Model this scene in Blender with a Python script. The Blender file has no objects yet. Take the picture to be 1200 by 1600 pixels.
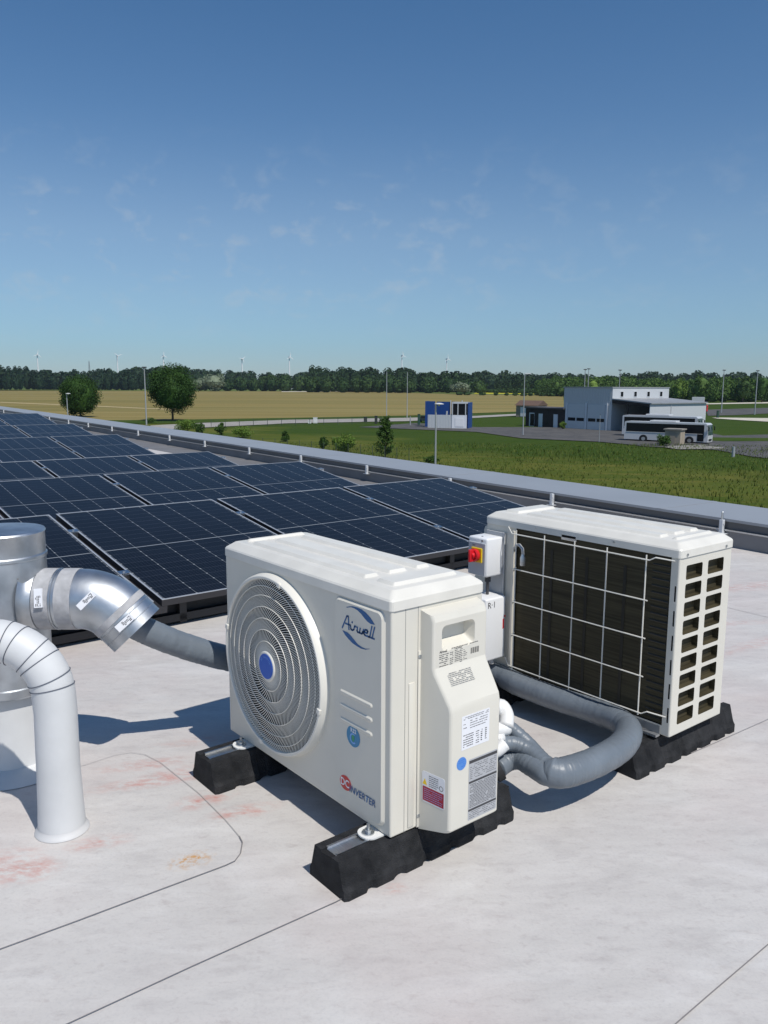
import bpy, bmesh, math, random
import numpy as np
from mathutils import Vector, Matrix, Euler
R = math.radians
random.seed(7)
S = bpy.context.scene
COL = S.collection

# ------------------------------------------------------------------ camera
F, PITCH, ROLL, H = 1259.68, 0.156237, 0.0042146, 1.266695
fwd = Vector((0, math.cos(PITCH), -math.sin(PITCH)))
_up = Vector((0, math.sin(PITCH), math.cos(PITCH))); _rt = Vector((1, 0, 0))
rt = _rt * math.cos(ROLL) + _up * math.sin(ROLL)
up = -_rt * math.sin(ROLL) + _up * math.cos(ROLL)
cd = bpy.data.cameras.new('camera'); cam = bpy.data.objects.new('camera', cd); COL.objects.link(cam)
m = Matrix((rt, up, -fwd)).transposed().to_4x4(); m.translation = Vector((0, 0, H)); cam.matrix_world = m
cd.sensor_fit = 'VERTICAL'; cd.sensor_height = 36; cd.lens = F / 1600 * 36
cd.clip_start = 0.05; cd.clip_end = 40000
S.camera = cam
S.render.resolution_x = 768; S.render.resolution_y = 1024

# ------------------------------------------------------------------ light
SUN_EL, SUN_AZ = R(56.5), R(-52.5)          # azimuth counted from +X
world = bpy.data.worlds.new('World'); S.world = world; world.use_nodes = True
nt = world.node_tree; bg = nt.nodes['Background']
sky = nt.nodes.new('ShaderNodeTexSky'); sky.sky_type = 'NISHITA'; sky.sun_disc = False
sky.sun_elevation = SUN_EL; sky.sun_rotation = R(90) - SUN_AZ
sky.air_density = 1.0; sky.dust_density = 0.15; sky.ozone_density = 4.0; sky.altitude = 100
bg.inputs['Strength'].default_value = 0.090
# faint wisps of cirrus as part of the sky
tc = nt.nodes.new('ShaderNodeTexCoord'); sep = nt.nodes.new('ShaderNodeSeparateXYZ'); nt.links.new(tc.outputs['Generated'], sep.inputs[0])
mp = nt.nodes.new('ShaderNodeMapping'); mp.inputs['Scale'].default_value = (8, 8, 13); nt.links.new(tc.outputs['Generated'], mp.inputs[0])
n1 = nt.nodes.new('ShaderNodeTexNoise'); n1.inputs['Scale'].default_value = 3.2; n1.inputs['Detail'].default_value = 7; n1.inputs['Roughness'].default_value = .62; n1.inputs['Distortion'].default_value = .4
nt.links.new(mp.outputs[0], n1.inputs[0])
cr = nt.nodes.new('ShaderNodeMapRange'); cr.inputs[1].default_value = .53; cr.inputs[2].default_value = .90; cr.inputs[3].default_value = .13; nt.links.new(n1.outputs[0], cr.inputs[0])
band = nt.nodes.new('ShaderNodeMapRange'); band.interpolation_type = 'SMOOTHSTEP'; band.inputs[1].default_value = .02; band.inputs[2].default_value = .12; nt.links.new(sep.outputs[2], band.inputs[0])
band2 = nt.nodes.new('ShaderNodeMapRange'); band2.interpolation_type = 'SMOOTHSTEP'; band2.inputs[1].default_value = .30; band2.inputs[2].default_value = .17; nt.links.new(sep.outputs[2], band2.inputs[0])
mu = nt.nodes.new('ShaderNodeMath'); mu.operation = 'MULTIPLY'; nt.links.new(band.outputs[0], mu.inputs[0]); nt.links.new(band2.outputs[0], mu.inputs[1])
mu2 = nt.nodes.new('ShaderNodeMath'); mu2.operation = 'MULTIPLY'; nt.links.new(mu.outputs[0], mu2.inputs[0]); nt.links.new(cr.outputs[0], mu2.inputs[1])
mu3 = nt.nodes.new('ShaderNodeMath'); mu3.operation = 'MULTIPLY'; mu3.inputs[1].default_value = .58; side = nt.nodes.new('ShaderNodeMapRange'); side.interpolation_type = 'SMOOTHSTEP'; side.inputs[1].default_value = .30; side.inputs[2].default_value = -.05; side.inputs[3].default_value = .45; nt.links.new(sep.outputs[0], side.inputs[0])
mu4 = nt.nodes.new('ShaderNodeMath'); mu4.operation = 'MULTIPLY'; nt.links.new(mu2.outputs[0], mu4.inputs[0]); nt.links.new(side.outputs[0], mu4.inputs[1]); nt.links.new(mu4.outputs[0], mu3.inputs[0])
mx = nt.nodes.new('ShaderNodeMix'); mx.data_type = 'RGBA'; mx.inputs['B'].default_value = (5.4, 5.9, 6.4, 1)
nt.links.new(mu3.outputs[0], mx.inputs['Factor']); tn = nt.nodes.new('ShaderNodeMix'); tn.data_type = 'RGBA'; tn.blend_type = 'MULTIPLY'; tn.inputs['Factor'].default_value = 1; tn.inputs['B'].default_value = (.69, .905, 1.06, 1); nt.links.new(sky.outputs[0], tn.inputs['A'])
ramp = nt.nodes.new('ShaderNodeValToRGB'); nt.links.new(sep.outputs[2], ramp.inputs[0]); e_ = ramp.color_ramp.elements; e_[0].position = 0; e_[0].color = (.56, .70, .93, 1); e_[1].position = .42; e_[1].color = (.57, .85, 1.0, 1)
for p_, c_ in ((.05, (.60, .78, .96, 1)), (.10, (.72, .86, .97, 1)), (.17, (.82, .93, 1.0, 1))): q_ = e_.new(p_); q_.color = c_
nt.links.new(ramp.outputs[0], tn.inputs['B']); nt.links.new(tn.outputs['Result'], mx.inputs['A']); nt.links.new(mx.outputs['Result'], bg.inputs['Color'])

sd = bpy.data.lights.new('sun', 'SUN'); sd.energy = 3.85; sd.angle = R(.55); sd.color = (1, .95, .875)
sun = bpy.data.objects.new('sun', sd); COL.objects.link(sun)
sdir = Vector((math.cos(SUN_AZ) * math.cos(SUN_EL), math.sin(SUN_AZ) * math.cos(SUN_EL), math.sin(SUN_EL)))
sun.rotation_euler = sdir.to_track_quat('Z', 'Y').to_euler(); sun.location = sdir * 40
S.view_settings.view_transform = 'Standard'; S.view_settings.look = 'None'; S.view_settings.gamma = 1
S.view_settings.exposure = 0.06
S.render.engine = 'CYCLES'

# ------------------------------------------------------------------ helpers
def ray(px, py, z):
    d = fwd + rt * ((px - 600) / F) + up * ((800 - py) / F)
    return Vector((0, 0, H)) + d * ((z - H) / d.z)
G = -6.8
def gr(px, py, dz=0): return ray(px, py, G + dz)
def at_depth(px, py, Y):
    d = fwd + rt * ((px - 600) / F) + up * ((800 - py) / F)
    return Vector((0, 0, H)) + d * (Y / d.y)

def mat(name, col, rough=.5, metal=0., var=0., vscale=8., bump=0., bscale=60., spec=.5, coat=0., col2=None, detail=5., stretch=None):
    M = bpy.data.materials.new(name); M.use_nodes = True; n = M.node_tree; b = n.nodes['Principled BSDF']
    b.inputs['Base Color'].default_value = (*col, 1); b.inputs['Roughness'].default_value = rough; b.inputs['Metallic'].default_value = metal
    b.inputs['Specular IOR Level'].default_value = spec; b.inputs['Coat Weight'].default_value = coat; b.inputs['Coat Roughness'].default_value = .1
    if var or col2 or bump:
        t = n.nodes.new('ShaderNodeTexCoord'); src = t.outputs['Object']
        if stretch:
            p = n.nodes.new('ShaderNodeMapping'); p.inputs['Scale'].default_value = stretch; n.links.new(src, p.inputs[0]); src = p.outputs[0]
    if var or col2:
        z = n.nodes.new('ShaderNodeTexNoise'); z.inputs['Scale'].default_value = vscale; z.inputs['Detail'].default_value = detail; n.links.new(src, z.inputs[0])
        r = n.nodes.new('ShaderNodeMapRange'); r.inputs[1].default_value = .3; r.inputs[2].default_value = .7; n.links.new(z.outputs[0], r.inputs[0])
        x = n.nodes.new('ShaderNodeMix'); x.data_type = 'RGBA'
        a = col if col2 else tuple(c * (1 - var) for c in col); c2 = col2 or tuple(min(1, c * (1 + var)) for c in col)
        x.inputs['A'].default_value = (*a, 1); x.inputs['B'].default_value = (*c2, 1)
        n.links.new(r.outputs[0], x.inputs['Factor']); n.links.new(x.outputs['Result'], b.inputs['Base Color'])
    if bump:
        z = n.nodes.new('ShaderNodeTexNoise'); z.inputs['Scale'].default_value = bscale; z.inputs['Detail'].default_value = 4; n.links.new(src, z.inputs[0])
        k = n.nodes.new('ShaderNodeBump'); k.inputs['Strength'].default_value = bump; k.inputs['Distance'].default_value = .01; n.links.new(z.outputs[0], k.inputs['Height']); n.links.new(k.outputs[0], b.inputs['Normal'])
    return M

class MB:
    """collects shapes and links them as one mesh object"""
    def __init__(s): s.bm = bmesh.new(); s.mi = 0
    def _tag(s, n0):
        s.bm.faces.ensure_lookup_table()
        for f in s.bm.faces[n0:]: f.material_index = s.mi
    def box(s, a, b, bevel=0., seg=2, M=None):
        n0 = len(s.bm.faces); lo = [min(a[i], b[i]) for i in range(3)]; hi = [max(a[i], b[i]) for i in range(3)]
        vs = [s.bm.verts.new(((hi if i & 1 else lo)[0], (hi if i & 2 else lo)[1], (hi if i & 4 else lo)[2])) for i in range(8)]
        fs = [s.bm.faces.new([vs[j] for j in q]) for q in ((0, 2, 3, 1), (4, 5, 7, 6), (0, 1, 5, 4), (2, 6, 7, 3), (0, 4, 6, 2), (1, 3, 7, 5))]
        if bevel:
            es = list({e for f in fs for e in f.edges})
            r = bmesh.ops.bevel(s.bm, geom=es, offset=bevel, segments=seg, profile=.5, affect='EDGES')
            vs = list({v for f in r['faces'] for v in f.verts} | {v for v in vs if v.is_valid})
        if M is not None: bmesh.ops.transform(s.bm, matrix=M, verts=[v for v in vs if v.is_valid])
        s._tag(n0); return s
    def poly(s, pts):
        n0 = len(s.bm.faces); s.bm.faces.new([s.bm.verts.new(p) for p in pts]); s._tag(n0); return s
    def prism(s, pts, off):
        """closed polygon extruded along the vector off"""
        n0 = len(s.bm.faces); off = Vector(off)
        a = [s.bm.verts.new(p) for p in pts]; b = [s.bm.verts.new(Vector(p) + off) for p in pts]
        s.bm.faces.new(a[::-1]); s.bm.faces.new(b); n = len(a)
        for i in range(n): s.bm.faces.new((a[i], a[(i + 1) % n], b[(i + 1) % n], b[i]))
        s._tag(n0); return s
    def tube(s, pts, r, n=12, caps=True, closed=False):
        n0 = len(s.bm.faces); pts = [Vector(p) for p in pts]; rr = r if hasattr(r, '__len__') else [r] * len(pts)
        rings = []; prev = None; N = len(pts)
        for i, p in enumerate(pts):
            if closed: t = (pts[(i + 1) % N] - pts[i - 1])
            else: t = (pts[min(i + 1, N - 1)] - pts[max(i - 1, 0)])
            t.normalize()
            if prev is None:
                a = Vector((0, 0, 1)) if abs(t.z) < .9 else Vector((1, 0, 0)); u = t.cross(a).normalized()
            else: u = (prev - t * prev.dot(t)).normalized()
            prev = u; v = t.cross(u)
            rings.append([s.bm.verts.new(p + (u * math.cos(2 * math.pi * k / n) + v * math.sin(2 * math.pi * k / n)) * rr[i]) for k in range(n)])
        for i in range(N if closed else N - 1):
            A, B = rings[i], rings[(i + 1) % N]
            for k in range(n): s.bm.faces.new((A[k], A[(k + 1) % n], B[(k + 1) % n], B[k]))
        if caps and not closed: s.bm.faces.new(rings[0][::-1]); s.bm.faces.new(rings[-1])
        s._tag(n0); return s
    def lathe(s, prof, c=(0, 0, 0), ax='z', n=32, cap=True):
        """prof: (radius, height) along the axis ax"""
        n0 = len(s.bm.faces); c = Vector(c); rings = []
        for r, h in prof:
            ring = []
            for k in range(n):
                a = 2 * math.pi * k / n; x, y = r * math.cos(a), r * math.sin(a)
                ring.append(s.bm.verts.new(c + (Vector((x, y, h)) if ax == 'z' else Vector((x, h, y)) if ax == 'y' else Vector((h, x, y)))))
            rings.append(ring)
        for A, B in zip(rings, rings[1:]):
            for k in range(n): s.bm.faces.new((A[k], A[(k + 1) % n], B[(k + 1) % n], B[k]))
        if cap: s.bm.faces.new(rings[0][::-1]); s.bm.faces.new(rings[-1])
        s._tag(n0); return s
    def build(s, name, mats, parent=None, smooth=None, loc=None):
        bmesh.ops.recalc_face_normals(s.bm, faces=s.bm.faces[:])
        me = bpy.data.meshes.new(name); s.bm.to_mesh(me); s.bm.free()
        return link(name, me, mats, parent, smooth, loc)

def link(name, me, mats, parent=None, smooth=None, loc=None):
    for k in (mats if isinstance(mats, (list, tuple)) else [mats]): me.materials.append(k)
    if smooth:
        me.shade_smooth() if hasattr(me, 'shade_smooth') else None
        if smooth is not True: me.set_sharp_from_angle(angle=R(smooth))
    o = bpy.data.objects.new(name, me); COL.objects.link(o)
    if parent: o.parent = parent
    if loc is not None: o.location = loc
    return o
def tag(o, label=None, cat=None, group=None, kind=None):
    if label: o['label'] = label
    if cat: o['category'] = cat
    if group: o['group'] = group
    if kind: o['kind'] = kind
    return o
def empty(name, loc=(0, 0, 0), rot=(0, 0, 0), **k):
    o = bpy.data.objects.new(name, None); o.empty_display_size = .1; COL.objects.link(o); o.location = loc; o.rotation_euler = rot
    return tag(o, **k)
def copy_tree(o, parent=None):
    c = o.copy(); COL.objects.link(c)
    if parent: c.parent = parent
    for ch in list(o.children): copy_tree(ch, c)
    return c
def boolean(o, cutters):
    """cut the meshes of cutters out of o, then drop them"""
    for c in cutters:
        md = o.modifiers.new('b', 'BOOLEAN'); md.operation = 'DIFFERENCE'; md.object = c; md.solver = 'EXACT'; md.material_mode = 'TRANSFER'
    bpy.context.view_layer.update()
    me = bpy.data.meshes.new_from_object(o.evaluated_get(bpy.context.evaluated_depsgraph_get()))
    o.modifiers.clear(); o.data = me
    for c in cutters: bpy.data.objects.remove(c)
def text_mesh(body, size, font_off=0., extrude=0.0, align='CENTER', shear=0.):
    c = bpy.data.curves.new('t', 'FONT'); c.body = body; c.size = size; c.align_x = align; c.align_y = 'CENTER'; c.offset = font_off; c.extrude = extrude; c.shear = shear
    o = bpy.data.objects.new('t', c); COL.objects.link(o); bpy.context.view_layer.update()
    me = bpy.data.meshes.new_from_object(o.evaluated_get(bpy.context.evaluated_depsgraph_get())); bpy.data.objects.remove(o); bpy.data.curves.remove(c)
    return me
def text(name, body, size, M, m, parent, off=0., sx=1., shear=0., align='CENTER'):
    me = text_mesh(body, size, off, align=align, shear=shear); me.transform(M @ Matrix.Diagonal((sx, 1, 1, 1))); me.materials.clear()
    return link(name, me, m, parent)
def face_matrix(origin, xdir, ydir):
    x = Vector(xdir).normalized(); y = Vector(ydir).normalized(); z = x.cross(y)
    M = Matrix((x, y, z)).transposed().to_4x4(); M.translation = Vector(origin); return M

# ------------------------------------------------------------------ materials
PAINT = mat('unit_paint', (.665, .64, .565), .38, var=.03, vscale=6, bump=.02, bscale=300)
PAINT2 = mat('guard_plastic', (.74, .72, .655), .42)
CAPP = mat('cap_paint', (.71, .69, .63), .36, var=.06, vscale=9)
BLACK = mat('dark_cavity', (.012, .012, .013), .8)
FAN = mat('fan_plastic', (.035, .036, .038), .5)
RUBBER = mat('recycled_rubber', (.010, .011, .013), .85, col2=(.034, .035, .038), vscale=22, bump=.6, bscale=300, spec=.25, detail=9)
ALU = mat('aluminium', (.62, .63, .64), .32, 1, var=.12, vscale=20, stretch=(1, 12, 12))
GALV = mat('galvanised_steel', (.53, .555, .58), .44, 1, var=.2, vscale=14, bump=.05, bscale=30)
ZINC = mat('zinc_bolt', (.55, .57, .58), .35, 1)
WHITEP = mat('white_plastic', (.78, .79, .80), .38, var=.02, vscale=5)
WHITEM = mat('white_metal', (.74, .74, .72), .45)
GREYP = mat('light_grey_plastic', (.42, .43, .44), .45)
RED = mat('red_plastic', (.62, .012, .02), .35)
YELLOW = mat('yellow_plastic', (.85, .58, .01), .4)
LBLUE = mat('label_blue', (.03, .16, .62), .4); LOGO = mat('logo_blue', (.008, .095, .27), .45); HUB = mat('hub_blue', (.01, .10, .50), .35)
TEAL = mat('label_teal', (.02, .22, .42), .4); LGREEN = mat('leaf_green_print', (.03, .3, .14), .5)
LWHITE = mat('label_white', (.78, .79, .82), .5); INK = mat('ink', (.05, .05, .055), .6); INKG = mat('grey_ink', (.17, .17, .17), .6)
LGREY = mat('label_silver', (.42, .43, .45), .4); LRED = mat('label_red', (.36, .012, .035), .45); DCRED = mat('badge_red', (.55, .03, .03), .45); PBLUE = mat('pale_blue_print', (.2, .42, .8), .5)
COIL = mat('coil_fins', (.034, .029, .017), .6, col2=(.082, .070, .041), vscale=3.2, stretch=(1, 1, 40), spec=.2, detail=3)
TUBE = mat('insulation_sleeve', (.150, .176, .205), .42, var=.10, vscale=9, bump=.25, bscale=34, stretch=(1, 1, 1))
TAPE = mat('sealing_tape', (.40, .40, .41), .6, var=.16, vscale=30, bump=.15, bscale=80)
MEMB = mat('membrane_sleeve', (.62, .63, .635), .5, var=.06, vscale=7, bump=.16, bscale=11)
MEMLINE = mat('joint_line', (.11, .12, .15), .7)

def wave_sleeve(M):
    pass

# ------------------------------------------------------------------ roof
def roof_material():
    M = bpy.data.materials.new('roof_membrane'); M.use_nodes = True; n = M.node_tree; L = n.links.new; b = n.nodes['Principled BSDF']
    b.inputs['Roughness'].default_value = .62; b.inputs['Specular IOR Level'].default_value = .35
    t = n.nodes.new('ShaderNodeTexCoord'); o = t.outputs['Object']
    def noise(sc, det, lo, hi, rough=.6, vec=None, dist=0.):
        z = n.nodes.new('ShaderNodeTexNoise'); z.inputs['Scale'].default_value = sc; z.inputs['Detail'].default_value = det; z.inputs['Roughness'].default_value = rough; z.inputs['Distortion'].default_value = dist
        L(vec or o, z.inputs[0]); r = n.nodes.new('ShaderNodeMapRange'); r.inputs[1].default_value = lo; r.inputs[2].default_value = hi; L(z.outputs[0], r.inputs[0]); return r.outputs[0]
    def mix(f, a, bb):
        x = n.nodes.new('ShaderNodeMix'); x.data_type = 'RGBA'
        if isinstance(f, float): x.inputs['Factor'].default_value = f
        else: L(f, x.inputs['Factor'])
        for k, v in (('A', a), ('B', bb)):
            if isinstance(v, tuple): x.inputs[k].default_value = (*v, 1)
            else: L(v, x.inputs[k])
        return x.outputs['Result']
    def mul(a, bb):
        x = n.nodes.new('ShaderNodeMath'); x.operation = 'MULTIPLY'
        for i, v in enumerate((a, bb)):
            if isinstance(v, (int, float)): x.inputs[i].default_value = v
            else: L(v, x.inputs[i])
        return x.outputs[0]
    def blob(x, y, rx, ry, ang):
        p = n.nodes.new('ShaderNodeMapping'); p.vector_type = 'TEXTURE'; p.inputs['Location'].default_value = (x, y, 0); p.inputs['Rotation'].default_value = (0, 0, ang); p.inputs['Scale'].default_value = (rx, ry, 1)
        L(o, p.inputs[0]); g = n.nodes.new('ShaderNodeVectorMath'); g.operation = 'LENGTH'; L(p.outputs[0], g.inputs[0])
        r = n.nodes.new('ShaderNodeMapRange'); r.inputs[1].default_value = 1; r.inputs[2].default_value = .25; L(g.outputs['Value'], r.inputs[0]); return r.outputs[0]
    rot = n.nodes.new('ShaderNodeMapping'); rot.inputs['Rotation'].default_value = (0, 0, R(-25)); rot.inputs['Scale'].default_value = (1, 2.0, 1); L(o, rot.inputs[0])
    c = mix(noise(1.3, 6, .35, .65), (.520, .498, .478), (.570, .552, .532))
    c = mix(mul(noise(7, 8, .50, .72, .7, rot.outputs[0]), .46), c, (.38, .355, .35))
    c = mix(mul(noise(26, 6, .54, .75, .7, rot.outputs[0], .5), .50), c, (.36, .32, .31))
    c = mix(mul(noise(2.2, 7, .52, .75, .65, rot.outputs[0], .8), .65), c, (.66, .65, .635))
    c = mix(mul(noise(110, 3, .5, .8), .25), c, (.30, .30, .31))
    c = mix(mul(noise(1.0, 3, .48, .66), .26), c, (.50, .39, .375))
    P = (.50, .25, .215)
    for (x, y, rx, ry, a, s) in ((-.62, 2.50, .22, .07, .35, .9), (-.78, 2.42, .2, .05, .3, .8), (-.55, 2.32, .12, .06, .5, 1), (-.93, 1.95, .10, .07, .2, 1), (-.80, 2.08, .12, .05, .3, .7), (-.42, 2.25, .14, .05, .4, .9), (-.80, 2.55, .18, .05, .3, .8), (-.62, 2.75, .25, .05, .3, .5), (-1.0, 1.98, .12, .12, .2, .6), (.03, 1.88, .05, .03, .2, .7), (1.8, 4.2, .5, .06, .2, .5), (2.4, 5.05, .8, .12, .35, .6), (1.9, 3.9, .6, .06, .6, .5)):
        f = mul(mul(blob(x, y, rx, ry, a), noise(19, 6, .42, .66, .7, rot.outputs[0])), s); c = mix(f, c, P)
    f = mul(blob(-.515, 2.0, .075, .05, .5), noise(42, 5, .46, .62, .7)); c = mix(f, c, (.50, .27, .09))
    L(c, b.inputs['Base Color'])
    z = n.nodes.new('ShaderNodeTexNoise'); z.inputs['Scale'].default_value = 2.2; z.inputs['Detail'].default_value = 3; L(rot.outputs[0], z.inputs[0])
    k = n.nodes.new('ShaderNodeBump'); k.inputs['Strength'].default_value = .35; k.inputs['Distance'].default_value = .05; L(z.outputs[0], k.inputs['Height'])
    z2 = n.nodes.new('ShaderNodeTexNoise'); z2.inputs['Scale'].default_value = 180; z2.inputs['Detail'].default_value = 3; L(o, z2.inputs[0])
    k2 = n.nodes.new('ShaderNodeBump'); k2.inputs['Strength'].default_value = .10; k2.inputs['Distance'].default_value = .005; L(z2.outputs[0], k2.inputs['Height']); L(k.outputs[0], k2.inputs['Normal'])
    L(k2.outputs[0], b.inputs['Normal']); return M
ROOF = roof_material()
PHI = R(124.49); PD = Vector((math.cos(PHI), math.sin(PHI), 0)); PN = Vector((math.sin(PHI), -math.cos(PHI), 0))   # along, outward
OB = 5.857
def pp(s, off, z): return PD * s + PN * off + Vector((0, 0, z))
roof = MB()
roof.poly([pp(-25, OB + .02, 0), pp(60, OB + .02, 0), pp(60, -20, 0), pp(-25, -20, 0)])
tag(roof.build('roof', ROOF), kind='structure')
def gl(pts, w=.0028, z=.004):
    b = MB()
    P0 = [ray(x, y, 0) for x, y in pts]; P = [None] * len(P0)
    for k in range(len(P)):
        d = (P0[min(k + 1, len(P) - 1)] - P0[max(k - 1, 0)]).normalized(); P[k] = (P0[k], Vector((-d.y, d.x, 0)) * w * .5)
    for (a, na), (c, nc) in zip(P, P[1:]):
        b.poly([(a + na).to_tuple()[:2] + (z,), (a - na).to_tuple()[:2] + (z,), (c - nc).to_tuple()[:2] + (z,), (c + nc).to_tuple()[:2] + (z,)])
    return b
SEAM = mat('seam_dark', (.22, .205, .20), .8); SEAML = mat('seam_pale', (.38, .355, .345), .7)  # darker and paler line colours of the membrane seams
for pts, w, mm in (([(-150, 1542), (0, 1485), (120, 1441), (250, 1392), (352, 1354), (367, 1347), (376, 1335), (379, 1318), (374, 1308)], .003, SEAM),
               ([(374, 1308), (352, 1282), (310, 1240), (250, 1192), (226, 1180), (205, 1177), (180, 1181), (135, 1196), (60, 1215), (0, 1235)], .0018, SEAML),
               ([(60, 1622), (110, 1600), (300, 1512), (525, 1411), (640, 1350)], .0026, SEAM), ([(1040, 1616), (1110, 1555), (1200, 1478), (1300, 1400)], .0028, SEAM),
               ([(1080, 1178), (1110, 1165), (1200, 1125), (1300, 1085)], .0026, SEAML), ([(1130, 948), (1200, 965)], .004, SEAML)):
    tag(gl(pts, w).build('membrane_seam', mm), kind='structure')

# parapet
COPE = mat('coping_metal', (.35, .365, .385), .42, .25, var=.05, vscale=1.2, bump=.03, bscale=3)
FASC = mat('dark_flashing', (.11, .113, .118), .5, .2, var=.08, vscale=2)
UPST = mat('grey_upstand', (.19, .19, .195), .6, var=.12, vscale=2.2, bump=.08, bscale=4)
par = empty('parapet', pp(5, OB, 0), label='long low parapet with pale metal coping running along the roof edge', cat='parapet')
def pbox(name, s0, s1, o0, o1, z0, z1, mm, parent, bev=0.):
    b = MB(); b.prism([pp(s0, o0, z0) - par.location, pp(s0, o1, z0) - par.location, pp(s0, o1, z1) - par.location, pp(s0, o0, z1) - par.location], PD * (s1 - s0))
    o = b.build(name, mm, parent); return o
S0, S1 = -25, 60
pbox('upstand', S0, S1, OB, OB + .35, -.3, .126, UPST, par)
pbox('ledge_trim', S0, S1, OB - .012, OB + .012, .1275, .139, ALU, par)
pbox('fascia', S0, S1, OB + .014, OB + .03, .1395, .2, FASC, par)
cp = pbox('coping', S0, S1, OB - .004, OB + .80, .202, .224, COPE, par)
b = MB()
for k in range(-8, 20): b.prism([pp(k * 3.0 + 1.3, OB - .006, .2245) - par.location, pp(k * 3.0 + 1.3, OB + .802, .2245) - par.location, pp(k * 3.0 + 1.3, OB + .802, .2262) - par.location, pp(k * 3.0 + 1.3, OB - .006, .2262) - par.location], PD * .05)
b.build('coping_joint', COPE, cp)
pbox('outer_wall', S0, S1, OB + .36, OB + .74, G - .2, .2, mat('facade_metal', (.3, .31, .33), .5, var=.05), par)
# grey flashing strip lying on the roof
b = MB(); b.poly([pp(6.5, OB - .003, .004), pp(40, OB - .003, .004), pp(40, OB - 1.1, .004), pp(24, OB - .95, .004), pp(15.5, OB - .66, .004), pp(9, OB - .45, .004), pp(6.5, OB - .1, .004)])
tag(b.build('roof_flashing', mat('grey_roof_strip', (.17, .168, .172), .65, var=.12, vscale=3)), kind='structure')
# anchor posts on the ledge
POSTM = mat('galvanised_post', (.66, .68, .70), .4, .15)
def anchor(px, py, tall, label):
    d = fwd + rt * ((px - 600) / F) + up * ((800 - py) / F); C = Vector((0, 0, H)); P = C + d * ((OB - .03 - C.dot(PN)) / d.dot(PN))
    r = empty('anchor_post', (P.x, P.y, .0), (0, 0, PHI), label=label, cat='anchor post', group='anchor posts along the parapet')
    z0 = .128
    b = MB(); b.box((-.016, -.016, z0 - .02), (.016, .016, z0 + .088), .003); b.build('post', POSTM, r); b = MB(); b.box((-.045, -.03, z0 - .024), (.045, .03, z0 - .0205)); b.build('foot_plate', POSTM, r)
    b = MB(); b.tube([(-.034, .02, z0), (-.034, .02, z0 + .04), (-.028, .02, z0 + .055), (-.022, .02, z0 + .05)], .0025, 6); b.tube([(.03, .0, z0 - .01), (.045, .0, z0 + .012)], .003, 6); b.build('hook', ZINC, r)
    if tall: b = MB(); b.lathe([(.0, z0 + .088), (.010, z0 + .088), (.010, z0 + .148), (.006, z0 + .154), (0, z0 + .154)], (0, 0, 0), n=12, cap=False); b.build('threaded_rod', ZINC, r)
for q in ((6, 646, 'far off anchor post at the left end of the parapet'), (77.5, 658, 'anchor post between the last solar row and the parapet'), (107, 658, 'second anchor post from the far end, under the round clipped tree'), (138, 666, 'anchor post beside the fifth row of panels'), (175, 672, 'anchor post beside the fourth row of panels'), (216, 681, 'anchor post just beyond the bright roof wedge'), (265, 689, 'anchor post above the bright roof wedge beyond the fourth row'), (320, 698, 'anchor post above the end of the third panel row'), (389.5, 710, 'anchor post between the third and second panel rows'), (470, 720, 'anchor post behind the corner of the second panel row'), (573, 741, 'anchor post left of the front row corner, below the young tree'), (703, 758, 'anchor post half hidden behind the front panel row'), (862, 791, 'anchor post behind the left end of the far heat pump lid'), (1127, 833, 'anchor post with a tall threaded rod behind the right end of the far lid')):
    anchor(q[0], q[1], q[0] in (1127,), q[2])

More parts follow.
